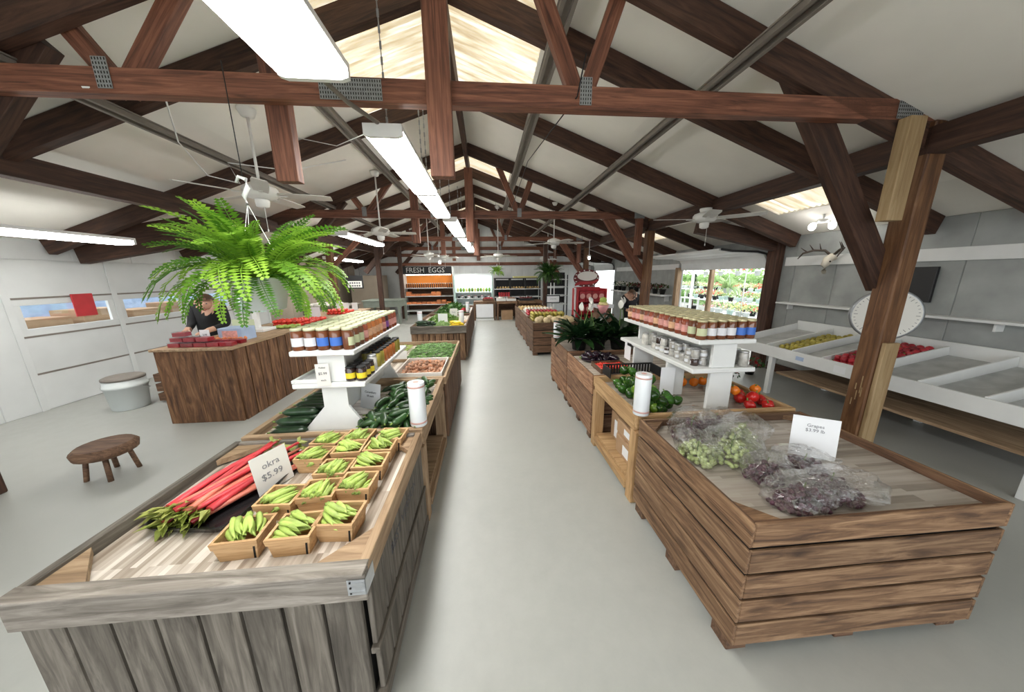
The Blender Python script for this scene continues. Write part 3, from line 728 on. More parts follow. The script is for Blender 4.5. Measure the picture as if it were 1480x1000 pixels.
for i, (x, y, rot, d) in enumerate(BP):
    M = T(x, y, .666) @ RZ(radians(rot-12)) @ Matrix.Diagonal((.98, .98, 1, 1))
    t = thing('okra_basket', 'square woodchip basket of okra, %s' % d, 'basket', M, 'okra baskets')
    ob('tub', bmesh_basket, t, M); ob('rim_band', mesh_rim, t, M); ob('corner_slit', mesh_slit, t, M)
    base = RU(.3, 1.2) * random.choice((1, 1, -1)) + .2
    for k in range(20):
        lay = k//7; u = (k % 7)/6-.5
        ang = base+RU(-.3, .3)
        px_, py_ = -sin(base)*u*.105*(1-.25*lay)+RU(-.012, .012), cos(base)*u*.09*(1-.25*lay)+RU(-.012, .012)
        ob('okra_pod', okm[(k+i) % 6], None, M @ T(px_, py_, .066+lay*.016+RU(0, .006)) @ RZ(ang) @ RY(RU(-.12, .12)), label='green okra pod in the basket, %s' % d, cat='okra', group='okra pods, '+d)
# price cards
def card(name, label, M, w, h, mat='paper', lines=(), tk=.002, base=True):
    "thin card standing upright in local XZ, facing -Y"
    t = thing(name, label, 'price card', M, 'price cards')
    ob('card', MB().box(-w/2, w/2, 0, tk, 0, h), t, M, mat)
    if base: ob('holder', MB().box(-w*.3, w*.3, -.015, .03, -.001, .006), t, M, 'pane')
    for body, sz, lx, lz, ink in lines: text(body, sz, ink, t, M @ T(lx, -.001, lz) @ RX(pi/2))
    return t
card('price_card', 'handwritten okra price card leaning beside the rhubarb', T(-1.075, 1.47, .67) @ RZ(radians(66)) @ RX(-.16), .17, .19, 'paper_warm',
     [('okra', .045, .0, .13, 'ink_grey'), ('$5.99', .045, -.005, .075, 'ink_grey')])
card('price_card', 'white printed grapes price card behind the purple bags', T(1.83, 1.44, .667) @ RZ(radians(-32)) @ RX(-.12), .205, .235, 'paper',
     [('Grapes', .026, .0, .185, 'ink_grey'), ('$3.99 lb', .026, 0, .158, 'ink_grey'), ('GREEN', .011, -.075, .06, 'ink'), ('SEEDLESS', .011, -.07, .045, 'ink'), ('RED', .011, -.01, .045, 'ink')])
# rhubarb on its tray
tr = MB()
w2, d2, rr = .185, .29, .05
def rrect(w, d, r, n=5):
    return [(sx*(w-r)+r*cos(a0+pi/2*i/n), sy*(d-r)+r*sin(a0+pi/2*i/n)) for sx, sy, a0 in ((1, 1, 0), (-1, 1, pi/2), (-1, -1, pi), (1, -1, 1.5*pi)) for i in range(n+1)]
o1, o2, o3 = rrect(w2-.02, d2-.02, rr), rrect(w2, d2, rr+.01), rrect(w2-.006, d2-.006, rr+.005); n = len(o1)
tr.add([(x, y, 0) for x, y in o1]+[(x, y, .035) for x, y in o2]+[(x, y, .035) for x, y in o3]+[(x*.98, y*.98, .005) for x, y in o1],
       [list(range(n))[::-1]]+[(k*n+i, k*n+(i+1) % n, (k+1)*n+(i+1) % n, (k+1)*n+i) for k in range(3) for i in range(n)]+[[3*n+i for i in range(n)]])
TM = T(-1.245, 1.47, .666) @ RZ(radians(-6))
ob('tray', tr, None, TM, 'black_gloss', label='black plastic tray under the rhubarb', cat='tray')
def rh_mesh(L, r, mat):
    m = MB(); pts = []; rs = []; bz = RU(-.02, .02)
    for i in range(6):
        u = i/5; pts.append((bz*sin(pi*u), L*(u-.5), .006*sin(pi*u))); rs.append(r*(1.2-.45*u))
    m.tube(pts, rs, 7, .7); return m.mesh('stalk', mat)
def leafnub():
    m = MB()
    for k in range(6):
        a = RU(0, 2*pi); l = RU(.022, .038)
        p = [(0, 0, 0), (cos(a)*l*.5-.016, -l*.5, sin(a)*l*.4), (cos(a)*l, -l*1.1, sin(a)*l*.6+RU(-.01, .012)), (cos(a)*l*.5+.016, -l*.6, sin(a)*l*.4+.008)]
        m.add(p, [(0, 1, 2, 3)])
    return m.mesh('leaf_stub', 'rhubarb_leaf')
rms = [rh_mesh(RU(.44, .54), RU(.012, .017), 'rhubarb' if k < 4 else 'rhubarb_pink') for k in range(6)]; nubs = [leafnub() for _ in range(4)]
for k in range(24):
    lay = k//9; u = (k % 9)/8-.5
    M = TM @ T(u*.25*(1-.2*lay)+RU(-.01, .01), RU(-.03, .05)-.01+.02*lay, .028+lay*.027+RU(0, .006)) @ RZ(radians(-14+RU(-9, 9)-u*14)) @ RX(RU(-.02, .03)+.03*lay)
    L = .55
    t = thing('rhubarb_stalk', '%s rhubarb stalk with trimmed leafy end, %s layer on black tray' % (('deep red' if (k*5+lay) % 6 < 4 else 'pale pink'), ('bottom', 'middle', 'top')[lay]), 'rhubarb', M, 'rhubarb stalks on the tray')
    me = rms[(k*5+lay) % 6]; ob('stalk', me, t, M)
    ys = [v.co.y for v in me.vertices]
    ob('leaf_stub', nubs[k % 4], t, M @ T(0, min(ys)+.004, .0) @ Matrix.Diagonal((1.7, 1.7, 1.7, 1)))
    if k % 2: ob('leaf_stub', nubs[(k+1) % 4], t, M @ T(0, max(ys)-.004, 0) @ RZ(pi))
# cucumbers and zucchini
def cuke(L, r, bend, mats, n=8, tip=.25):
    m = MB(); N = 9; pts = []; rs = []
    for i in range(N):
        u = i/(N-1); pts.append((L*(u-.5), bend*sin(pi*u), 0)); q = min(1, sqrt(max(0, 1-(abs(u-.5)*2)**5)))
        rs.append(max(r*q, r*.25))
    m.tube(pts, rs, n); m.cur = len(mats)-1
    m.tube([(-L*.5-.02, 0, 0), (-L*.5+.003, 0, 0)], [r*.18, r*.25], 6)
    return m.mesh('fruit', mats)
cm = [cuke(RU(.15, .20), RU(.019, .025), RU(-.02, .02), ['cucumber', 'cuke_light']) for _ in range(6)]
Ms = []
for k in range(112):
    lay = 0 if k < 50 else (1 if k < 90 else 2)
    Ms.append(T(RU(-.82, -.53)+.0, RU(2.04, 2.9)-.03*lay, .69+lay*.035) @ RZ(random.choice((RU(-.5, .7), RU(1.0, 2.2)))) @ RX(RU(0, 6)) @ RY(RU(-.08, .08)))
for k in range(7): Ms.append(T(-.86+k*.062, 2.0+RU(0, .02), .70) @ RZ(radians(115+RU(-12, 12))) @ RY(-.35))
for j_, l_ in enumerate(('against the table', 'in the middle layer of the heap', 'on top of the heap')): scatter('cucumber', cm, 'dark green cucumber by the bag roll, lying %s' % l_, 'cucumber', 'cucumbers '+l_, [M_ for M_ in Ms[:112] if round((M_.translation.z-.69)/.035) == j_])
scatter('cucumber', cm, 'dark green cucumber leaning over the front rim', 'cucumber', 'front row cucumbers', Ms[112:])
zm = [cuke(RU(.21, .25), RU(.024, .029), RU(-.008, .008), ['zucchini', 'cuke_light']) for _ in range(4)]
Ms = []
for k in range(33):
    lay = 0 if k < 14 else (1 if k < 26 else 2); r_ = k-(0, 14, 26)[lay]
    Ms.append(T(-1.34+RU(-.03, .03)+lay*.03, 2.02+r_*.062+RU(-.008, .008)+lay*.05, .695+lay*.046) @ RZ(RU(-.12, .12)) @ RX(RU(0, 6)))
scatter('zucchini', zm, 'dark zucchini stacked left of the white jar stand', 'zucchini', 'zucchini stack', Ms)
card('price_card', 'grey folded cucumber price card under the left jar stand', T(-.93, 2.35, .69) @ RZ(radians(-25)) @ RX(-.2), .19, .2, 'paper', [('Cucumbers', .024, 0, .13, 'ink'), ('50 each', .022, 0, .1, 'ink')])
# nuts, beans
def blob(r, n=7): return MB().ell((0, 0, 0), r, n, 5)
nm_ = [blob((RU(.019, .024), RU(.016, .019), RU(.015, .018))).mesh('nut', 'nut') for _ in range(3)]
Ms = []
for k in range(210):
    u, v = RU(-1, 1), RU(-1, 1)
    Ms.append(T(-.71+u*.20, 3.41+v*.27, .69+.05*(1-u*u)*(1-v*v)+RU(0, .014)) @ rnd_rot())
scatter('small_potato', nm_, 'small brown potato in the pale wooden crate', 'potato', 'small potatoes in the pale crate', Ms)
mb = MB(); mb.box(-.20, .20, -.27, .27, .0, .02); ob('potato_layer', mb, None, T(-.71, 3.41, .673), 'nut', label='bottom layer of small potatoes filling the pale crate', cat='potatoes', kind='stuff')
mb = MB()
for k in range(700):
    u, v = RU(-1, 1), RU(-1, 1); c = Vector((u*.29, v*.40, .015+.07*(1-u**4)*(1-v**4)*RU(.6, 1))); a = RU(0, pi); l = RU(.04, .06); d = Vector((cos(a)*l, sin(a)*l, RU(-.012, .012)))
    q = Vector((-d.y, d.x, 0)).normalized()*RU(-.012, .012)
    mb.tube([c-d, c+q, c+d], [.003, .0065, .003], 4)
ob('green_beans', mb, None, T(-.74, 4.28, .662), 'bean', label='loose heap of fresh green beans on the left table', cat='beans', kind='stuff')
card('price_card', 'blank pale card standing in front of the green beans', T(-1.13, 3.83, .661) @ RX(-.3), .26, .14, 'paper_warm')
mb = MB()
for k in range(160):
    u, v = RU(-1, 1), RU(-1, 1); c = Vector((u*.13, v*.3, .02+.03*RU(0, 1))); a = RU(0, pi); d = Vector((cos(a)*.05, sin(a)*.05, RU(-.012, .012)))
    mb.tube([c-d, c, c+d], [.003, .006, .003], 4)
ob('pole_beans', mb, None, T(-1.25, 4.3, .662), 'okra', label='smaller heap of pale beans behind the blank card', cat='beans', kind='stuff')
# peppers
def pepper(mat, r=.036, h=.04):
    m = MB(); m.ell((0, 0, 0), (r, r, h), 16, 8, lob=4, lamp=.16); m.cur = 1
    m.tube([(0, 0, h*.82), (.002, .002, h*1.05), (.008, .004, h*1.35)], [.008, .005, .0045], 6)
    return m.mesh('pepper', [mat, 'stem_green'])
pg = [pepper('pepper_green', RU(.038, .046), RU(.04, .05)) for _ in range(4)]+[pepper('pepper_lime')]
Ms = []
for k in range(72):
    lay = 0 if k < 34 else (1 if k < 58 else 2)
    Ms.append(T(RU(1.16, 1.44)-.0, RU(2.06, 2.74), .71+lay*.052) @ rnd_rot(1.2))
scatter('bell_pepper', pg, 'glossy green bell pepper in the heap on the pine table', 'pepper', 'green bell peppers', Ms)
pr = [pepper('pepper_red', .042, .045), pepper('pepper_red', .046, .042)]; po = [pepper('pepper_orange', .04, .042)]
scatter('bell_pepper', pr, 'red bell pepper right of the white jar stand', 'pepper', 'red bell peppers', [T(x, y, z) @ rnd_rot(.8) for x, y, z in ((2.0, 2.06, .71), (2.14, 2.05, .71), (2.07, 2.12, .75), (2.04, 2.2, .71), (2.17, 2.15, .71), (2.1, 2.28, .71))])
scatter('bell_pepper', po, 'orange bell pepper among the red peppers', 'pepper', 'orange bell peppers', [T(x, y, z) @ rnd_rot(.8) for x, y, z in ((2.0, 2.33, .71), (2.18, 2.22, .775), (2.08, 2.4, .71), (1.98, 2.2, .78))])
scatter('bell_pepper', po, 'orange bell pepper behind the jar stand leg', 'pepper', 'orange bell peppers behind the stand', [T(x, y, z) @ rnd_rot(.8) for x, y, z in ((1.82, 2.62, .71), (1.92, 2.6, .71), (2.02, 2.62, .71))])
# cherry tomatoes, eggplants, black basket
t = thing('tomato_basket', 'low dark basket of red cherry tomatoes behind the peppers', 'basket', (1.36, 3.22, .666))
for a in ((1.2, 1.55, 3.06, 3.07), (1.2, 1.55, 3.37, 3.38), (1.2, 1.21, 3.071, 3.369), (1.54, 1.55, 3.071, 3.369)): bx('side', t, *a, .666, .72, 'crate_dark')
bx('bottom', t, 1.21, 1.54, 3.07, 3.37, .666, .672, 'crate_dark')
cmn = [blob((.016, .016, .015), 9).mesh('tomato', 'tomato')]
scatter('cherry_tomato', cmn, 'bright red cherry tomato in the low dark basket', 'tomato', 'cherry tomatoes', [T(1.24+.031*(k % 10)+RU(-.004, .004), 3.10+.03*(k//10 % 9)+RU(-.004, .004), .69+.022*(k//90)+RU(0, .012)) for k in range(110)])
t = thing('slatted_basket', 'black slatted plastic basket between tomatoes and green peppers', 'basket', (1.42, 2.92, .666))
for k in range(16): bx('slat', t, 1.19+k*.03, 1.205+k*.03, 2.93, 2.94, .72, .80, 'black', bev=0)
bx('rail', t, 1.18, 1.67, 2.928, 2.942, .80, .815, 'black'); bx('rail', t, 1.18, 1.67, 2.928, 2.942, .705, .72, 'black')
bx('side', t, 1.17, 1.18, 2.75, 2.945, .72, .815, 'black'); bx('side', t, 1.67, 1.68, 2.75, 2.945, .72, .815, 'black')
def aub():
    m = MB(); m.tube([(0, -.09, 0), (0, -.085, 0), (.004, -.05, .0), (.01, 0, 0), (.006, .05, 0), (0, .08, 0), (0, .09, 0)], [.008, .026, .041, .041, .034, .026, .016], 10); m.cur = 1
    m.tube([(0, .08, 0), (0, .1, 0), (.004, .125, .004)], [.026, .01, .006], 6); return m.mesh('eggplant', ['eggplant', 'stem_green'])
am = [aub(), aub()]
scatter('eggplant', am, 'glossy black eggplant behind the cherry tomatoes', 'eggplant', 'eggplants', [T(1.22+.1*(k % 4)+RU(-.01, .01), 3.52+.14*(k//4 % 2), .708+.06*(k//8)) @ RZ(RU(-.9, .9)) for k in range(10)])
card('price_card', 'small clear holder card beside the cherry tomatoes', T(1.66, 3.2, .666), .1, .12, 'paper_warm')
# bagged grapes
def grapes(mat, w, d, h, n):
    m = MB()
    for k in range(n):
        a, q = RU(0, 2*pi), sqrt(RU(0, 1)); x, y = cos(a)*q*w, sin(a)*q*d
        z = .014+RU(0, 1)*h*(1-q*q)
        m.ell((x, y, z), (.0125, .0115, .0115), 8, 6)
    return m
def bag(w, d, h, seed, tail):
    random.seed(seed); m = MB(); nu, nv = 26, 12; vs = []
    for j in range(nv+1):
        t = j/nv
        for k in range(nu):
            a = 2*pi*k/nu; s = (.92+.22*sin(pi*min(1, t*1.1))) if t < .7 else 1.06*(1-(t-.7)*2.4)
            cr = 1+.13*sin(3*a+seed+t*4)+.1*sin(7*a+seed*2+t*9)+RU(-.05, .05)
            x = cos(a)*w*s*cr*1.12+tail[0]*t*t; y = sin(a)*d*s*cr*1.12+tail[1]*t*t; z = .003+h*1.5*t**.8+RU(-.006, .006)*(t > .1)
            vs.append((x, y, z))
    fs = [(j*nu+k, j*nu+(k+1) % nu, (j+1)*nu+(k+1) % nu, (j+1)*nu+k) for j in range(nv) for k in range(nu)]
    m.add(vs, fs, True); return m
GB = [(1.29, 1.72, .11, .10, .13, 'grape_purple', (.05, .02), 'dark purple grapes at the far left corner of the crate', 'farthest'),
      (1.47, 1.75, .08, .07, .12, 'grape_purple', (.05, .0), 'dark purple grapes against the back board', 'back'),
      (1.18, 1.50, .075, .11, .10, 'grape_green', (0, .08), 'pale green grapes by the aisle board', 'aisle side'),
      (1.36, 1.47, .11, .11, .12, 'grape_green', (.08, .06), 'bright green grapes in the middle', 'middle'),
      (1.52, 1.58, .10, .09, .14, 'grape_green', (.03, .02), 'green grapes in the tall puffed bag', 'tall puffed'),
      (1.40, 1.29, .09, .07, .09, 'grape_purple', (.05, .03), 'purple grapes just in front of the green bag', 'middle front'),
      (1.40, 1.10, .14, .075, .085, 'grape_purple', (.10, .04), 'purple grapes at the front edge of the crate', 'front left'),
      (1.60, 1.15, .13, .10, .085, 'grape_purple', (.10, -.05), 'purple grapes lying toward the front right', 'front right'),
      (1.66, 1.33, .11, .09, .07, 'grape_purple', (.05, .05), 'purple grapes just before the price card', 'by the card')]
for i, (x, y, w, d, h, mat, tail, desc, dd) in enumerate(GB):
    random.seed(100+i)
    t = thing('grape_bunch', 'bagged bunch of %s' % desc, 'grapes', (x, y, .666), 'grape bunches')
    ob('berries', grapes(mat, w, d, h, 120), t, T(x, y, .666), mat, kind='stuff')
    ob('stem', MB().tube([(0, 0, h*.5), (.01, .01, h*.9), (.03, .02, h+.02)], [.003, .003, .002], 5), t, T(x, y, .666), 'stem_green')
    ob('plastic_bag', bag(w, d, h, i*3+1, tail), None, T(x, y, .666), 'film', label='clear crinkled bag around %s' % desc, cat='plastic bag', group='grape bags')
random.seed(11)
# bag rolls
def bagroll(x, y, z, r, h, label, rod=True):
    t = thing('bag_roll', label, 'bag roll', (x, y, z), 'produce bag rolls')
    m = MB().lathe([(r*.98, 0), (r, .004), (r, h-.004), (r*.97, h)], 24); ob('roll', m, t, T(x, y, z), 'roll_plastic')
    m = MB()
    for zz in (.02, h-.03): m.lathe([(r*1.003, zz), (r*1.006, zz+.005), (r*1.003, zz+.012)], 24)
    ob('printed_band', m, t, T(x, y, z), 'roll_core')
    m = MB().lathe([(r*.34, h+.0005), (r*.34, h+.0015)], 16); ob('core', m, t, T(x, y, z), 'roll_core')
    return t
bagroll(-.475, 1.985, .721, .055, .30, 'tall roll of clear produce bags by the cucumbers')
bagroll(1.09, 1.985, .721, .055, .30, 'tall roll of clear produce bags by the green peppers')
bagroll(1.12, 4.80, .721, .055, .27, 'produce bag roll beside the peace lilies')
bagroll(-.52, 6.55, .721, .055, .27, 'produce bag roll beside the yellow squash')
bagroll(-1.36, 6.5, .721, .05, .27, 'produce bag roll left of the squash card')
bagroll(-.5, 8.6, .731, .05, .27, 'produce bag roll at the far left table')
# boxes under the pepper table
def carton(label, x0, x1, y0, y1, z0, z1, flap=True):
    t = thing('cardboard_box', label, 'box', ((x0+x1)/2, (y0+y1)/2, z0), 'cardboard boxes')
    bx('body', t, x0, x1, y0, y1, z0, z1, 'carton', bev=.004)
    bx('flap', t, x0+.003, x1-.003, y0+.003, (y0+y1)/2-.002, z1+.0005, z1+.005, 'carton'); bx('flap', t, x0+.003, x1-.003, (y0+y1)/2+.002, y1-.003, z1+.0005, z1+.005, 'carton')
    bx('shipping_label', t, x0-.0015, x0-.0005, y0+(y1-y0)*.25, y0+(y1-y0)*.6, z0+.03, z0+(z1-z0)*.75, 'paper', bev=0)
    return t
carton('large brown carton on the pine table lower shelf', 1.14, 1.5, 2.12, 2.46, .151, .31)
carton('brown carton stacked on top under the pine table', 1.16, 1.5, 2.14, 2.5, .316, .43)
carton('small brown carton further back on the lower shelf', 1.2, 1.5, 2.52, 2.72, .151, .42)
# ------------------------------------------------------------------ jar stands and jars
def jar_meshes(nm, glass, lid, lab, r=.037, h=.145, lr=1.02):
    b = MB().lathe([(r*.9, 0), (r, .006), (r, h*.80), (r*.86, h*.88), (r*.86, h*.9)], 14).mesh('jar_body', glass)
    l = MB().lathe([(r*.88*lr, h*.885), (r*.91*lr, h*.89), (r*.91*lr, h*.985), (r*.86*lr, h)], 14).mesh('lid', lid)
    q = None
    if lab:
        m = MB(); n = 14; vs = [(r*1.012*cos(a), r*1.012*sin(a), z) for z in (h*.2, h*.58) for a in [(-pi/2)-1.25+2.5*i/n for i in range(n+1)]]
        m.add(vs, [(i, i+1, n+2+i, n+1+i) for i in range(n)], True); q = m.mesh('label', lab)
    return b, l, q
def put_jar(kind, x, y, z, label, group, rz_=0.0):
    M = T(x, y, z) @ RZ(rz_); t = thing('jar', label, 'jar', M, group)
    ob('jar_body', kind[0], t, M); ob('lid', kind[1], t, M)
    if kind[2]: ob('label', kind[2], t, M)
JK = {k: jar_meshes(k, *v) for k, v in {
    'white': ('jar_amber', 'lid_gold_overexposed', 'label_white'), 'blue': ('jar_amber', 'lid_gold_overexposed', 'label_blue'), 'red': ('jar_red', 'lid_gold_overexposed', 'label_pink'),
    'org': ('jar_orange', 'lid_gold_overexposed', 'label_peach'), 'amb': ('jar_amber', 'lid_gold_overexposed', 'label_green'), 'dark': ('jar_dark', 'lid_gold_overexposed', 'label_purple'),
    'gblue': ('jar_amber', 'lid_gold', 'label_blue'), 'gwhite': ('jar_amber', 'lid_gold', 'label_white'), 'gpink': ('jar_red', 'lid_gold', 'label_pink'),
    'gpeach': ('jar_amber', 'lid_gold', 'label_peach'), 'ggreen': ('jar_amber', 'lid_gold', 'label_green')}.items()}
SML = {'yel': jar_meshes('y', 'jar_dark', 'black', 'label_yellow', .033, .10), 'pick': jar_meshes('p', 'jar_orange', 'black', None, .034, .12), 'pick2': jar_meshes('p2', 'olive_fruit', 'black', None, .034, .12),
       'wht': jar_meshes('w', 'jar_pale', 'lid_silver', None, .034, .12), 'sil': jar_meshes('s', 'jar_pale', 'lid_silver', 'label_white', .03, .062), 'sil2': jar_meshes('s2', 'jar_dark', 'lid_silver', 'label_white', .03, .062)}
ORD = ['first', 'second', 'third', 'fourth', 'fifth', 'sixth', 'seventh', 'eighth', 'ninth', 'tenth', 'eleventh', 'twelfth', 'thirteenth', 'fourteenth']
KD = {'white': 'amber jar with white label', 'blue': 'amber jar with blue label', 'red': 'red jar with pink label', 'org': 'orange jar with peach label', 'amb': 'amber jar with green label', 'dark': 'dark jar with purple label'}
KD.update({'gblue': KD['blue'], 'gwhite': KD['white'], 'gpink': KD['red'], 'gpeach': 'amber jar with peach label', 'ggreen': KD['amb']})
def shelf(parent, x0, x1, y0, y1, z, th, name):
    bx(name, parent, x0, x1, y0, y1, z-th, z, 'white_paint', bev=.006)
# left stand
Y0, Y1 = 2.07, 3.17
t = thing('jar_stand', 'white two tier jar stand with flared feet on the cucumber table', 'display stand', (-1.05, 2.6, .666))
shelf(t, -1.27, -.865, Y0-.03, Y1, 1.235, .035, 'upper_shelf'); shelf(t, -1.285, -.82, Y0-.03, Y1, 1.015, .035, 'lower_shelf')
for a in ((-1.285, -1.265, Y0-.03, Y1), (-1.264, -1.1, Y0-.03, Y0-.01)): bx('lip', t, *a, 1.016, 1.04, 'white_paint')
for y, full in ((Y0, 1), (Y1-.14, 1)):
    m = MB().prism([(-1.115, 1.018), (-.945, 1.018), (-.945, 1.199), (-1.115, 1.199)], y, y+.022); ob('upright', m, t, None, 'white_paint')
    m = MB().prism([(-1.27, .667), (-.85, .667), (-.955, .84), (-.955, .979), (-1.115, .979), (-1.115, .84)], y, y+.022); ob('flared_foot', m, t, None, 'white_paint')
bx('spine', t, -1.04, -1.02, Y0+.023, Y1-.141, .75, .979, 'white_paint'); bx('spine', t, -1.04, -1.02, Y0+.023, Y1-.141, 1.016, 1.199, 'white_paint')
M = T(-1.075, Y0-.036, 1.0) @ RZ(.05)
c = card('price_card', 'small handwritten card taped to the front of the left jar stand', M, .085, .15, 'paper_warm', [('Pickled', .014, 0, .125, 'ink'), ('$5.99', .024, 0, .085, 'ink'), ('each', .018, 0, .04, 'ink')], base=False)
ob('card_sheet', MB().box(-.10, .06, -.03, .1, 0, .002), None, T(-1.17, 2.16, 1.0165), 'paper', label='white sheet lying on the lower left shelf of the stand', cat='paper')
LR = [['white', 'white', 'blue', 'blue', 'amb'], ['white', 'amb', 'blue', 'amb', 'amb']]
for j in range(13):
    for i in range(5):
        k = LR[j][i] if j < 2 else ('amb' if j < 3 else random.choice(('org', 'org', 'red', 'amb')) if j < 9 else random.choice(('red', 'red', 'dark')))
        lab = '%s, %s row back, %s from the counter on left stand' % (KD[k], ORD[j], ORD[i]); gp = 'left stand jars'
        put_jar(JK[k], -1.225+i*.0795+RU(-.002, .002), Y0+.015+j*.083+RU(-.002, .002), 1.2355, lab, gp, RU(-.4, .4)+(.55 if i > 2 else 0)+(.9 if i == 4 else 0))
for j in range(3):
    for i in range(2):
        put_jar(SML['yel'], -.925+i*.072, Y0+.02+j*.075, 1.0155, 'dark jar with yellow label, %s row back, %s side, lower left stand shelf' % (ORD[j], ('counter', 'aisle')[i]), 'yellow label jars', .5)
put_jar(SML['wht'], -.86, Y0+.25, 1.0155, 'pale jar with silver lid behind the yellow label jars', 'pale jar')
for j in range(8):
    for i in range(2):
        put_jar(SML['pick2' if (j < 2 or j > 5) else 'pick'], -.94+i*.075, Y0+.36+j*.078, 1.0155, 'black lidded pickle jar, %s row behind the yellow label jars, %s side' % (ORD[j], ('counter', 'aisle')[i]), 'pickle jars')
for j in range(4):
    put_jar(SML['wht'], -1.2, Y0+.3+j*.09, 1.0155, 'pale jar on the counter side of the lower left shelf', 'pale jars left')
# right stand
Y0, Y1 = 2.10, 3.34
t = thing('jar_stand', 'white two tier jar stand on the pepper table and tomato crate', 'display stand', (1.75, 2.7, .666))
shelf(t, 1.54, 1.99, Y0-.02, Y1, 1.225, .035, 'upper_shelf'); shelf(t, 1.515, 2.02, Y0-.02, Y1, 1.005, .035, 'lower_shelf')
for y in (Y0, Y1-.12):
    bx('upright', t, 1.675, 1.86, y, y+.03, 1.006, 1.189, 'white_paint'); bx('leg_panel', t, 1.675, 1.86, y, y+.03, .667, .969, 'white_paint')
bx('leg_panel', t, 1.53, 1.69, 2.42, 2.45, .667, .969, 'white_paint'); bx('spine', t, 1.75, 1.77, Y0+.031, Y1-.121, 1.006, 1.189, 'white_paint')
bx('leg_panel', t, 1.53, 1.69, 3.02, 3.05, .667, .969, 'white_paint')
for j in range(14):
    for i in range(6):
        x = 1.575+i*.0765
        if j == 0: k = ('ggreen', 'gwhite', 'gwhite', 'gwhite', 'gblue', 'gblue')[i]
        elif i == 0: k = 'ggreen' if j < 2 else ('gpink', 'gpeach', 'gpink')[j % 3]
        else: k = random.choice(('gpink', 'gpeach', 'ggreen'))
        lab = '%s, %s row back, %s from the aisle on right stand' % (KD[k], ORD[j], ORD[i])
        put_jar(JK[k], x+RU(-.002, .002), Y0+.025+j*.085+RU(-.002, .002), 1.2255, lab, 'right stand jars', RU(-.3, .3)-(.9 if i == 0 and j > 0 else .25))
for j in range(9):
    for i in range(2):
        for l in range(2):
            if l == 1 and j in (2, 5): continue
            put_jar(SML['sil2' if (i+j*2+l) % 5 == 0 else 'sil'], 1.60+i*.066, Y0+.09+j*.072, 1.0055+l*.063, 'small silver lidded jar, %s layer, %s pair back, %s side of lower right shelf' % (('bottom', 'top')[l], ORD[j], ('aisle', 'wall')[i]), 'small silver jars', RU(-3, 3))
for j in range(4): put_jar(SML['wht'], 1.95, Y0+.03+j*.08, 1.0055, 'pale jar on the wall side of the lower right shelf', 'pale jars right')
for j in range(2): put_jar(SML['wht'], 1.60+.08*j, Y0+.85, 1.0055, 'tall pale jar behind the small silver jars', 'tall pale jars right')
c = card('price_card', 'white card hanging from the lower right shelf by the tomatoes', T(1.5135, 3.14, .80) @ RZ(-pi/2), .14, .19, 'paper', [], base=False)
bx('card_clip', c, 1.505, 1.5145, 3.06, 3.14, .955, .985, 'black')
c2 = card('price_card', 'white card beside the middle leg of the right jar stand', T(1.53, 2.40, .667) @ RZ(-.1), .12, .26, 'paper', [], base=False)
# ------------------------------------------------------------------ lights and fans
def strip_light(x0, x1, y0, y1, z, label, on=True, hang=True):
    c = ((x0+x1)/2, (y0+y1)/2, z); t = thing('strip_light', label, 'ceiling light', c, 'fluorescent strip lights')
    m = MB().prism([(x0, z+.012), (x0+.035, z), (x1-.035, z), (x1, z+.012), (x1, z+.05), (x0, z+.05)], y0+.03, y1-.03)
    ob('diffuser', m, t, None, 'tube_glow')
    bx('housing', t, x0-.004, x1+.004, y0+.03, y1-.03, z+.0505, z+.085, 'white_gloss')
    for a, b2 in ((y0, y0+.0295), (y1-.0295, y1)):
        m = MB().prism([(x0-.004, z+.008), (x0+.033, z-.004), (x1-.033, z-.004), (x1+.004, z+.008), (x1+.004, z+.085), (x0-.004, z+.085)], a, b2); ob('end_cap', m, t, None, 'plate_grey' if False else 'white_gloss')
    if hang:
        for y in (y0+.15, y1-.15):
            m = MB()
            n = 22; zt = rz(c[0])-.22
            for i in range(n):
                zz = z+.09+(zt-z-.09)*i/n; hgt = (zt-z-.09)/n
                m.box(-.008 if i % 2 else -.002, .008 if i % 2 else .002, -.002 if i % 2 else -.008, .002 if i % 2 else .008, zz, zz+hgt*1.05)
            ob('chain', m, t, T(c[0], y, 0), 'metal_grey')
    return t
strip_light(-1.02, -.68, -.3, 1.97, 2.7, 'strip light overhead at the top edge nearest the camera')
strip_light(-.85, -.58, 2.62, 4.33, 2.7, 'long bright strip light hanging over the aisle, first lit section')
strip_light(-.84, -.59, 4.35, 5.95, 2.7, 'bright strip light section joined behind the first over the aisle')
strip_light(-.76, -.5, 6.3, 8.7, 2.7, 'third strip light back over the aisle')
strip_light(-.72, -.46, 9.0, 11.4, 2.7, 'fourth strip light back over the aisle')
strip_light(-.68, -.42, 11.7, 14.1, 2.7, 'farthest strip light over the aisle')
strip_light(-4.75, -4.5, 2.9, 4.62, 2.13, 'short strip light on the left beside the overhead door', hang=False)
strip_light(-3.0, -2.76, 6.9, 9.3, 2.52, 'strip light half hidden behind the left fan', hang=False)
strip_light(-4.6, -4.36, 9.6, 12, 2.2, 'strip light at the far left above the green table', hang=False)
ob('conduit', MB().tube([(-.9, 1.96, 2.78), (-.82, 2.3, 2.76), (-.74, 2.64, 2.79)], .014, 6), None, None, 'rail_grey', label='dark conduit linking the first two strip lights', cat='conduit')
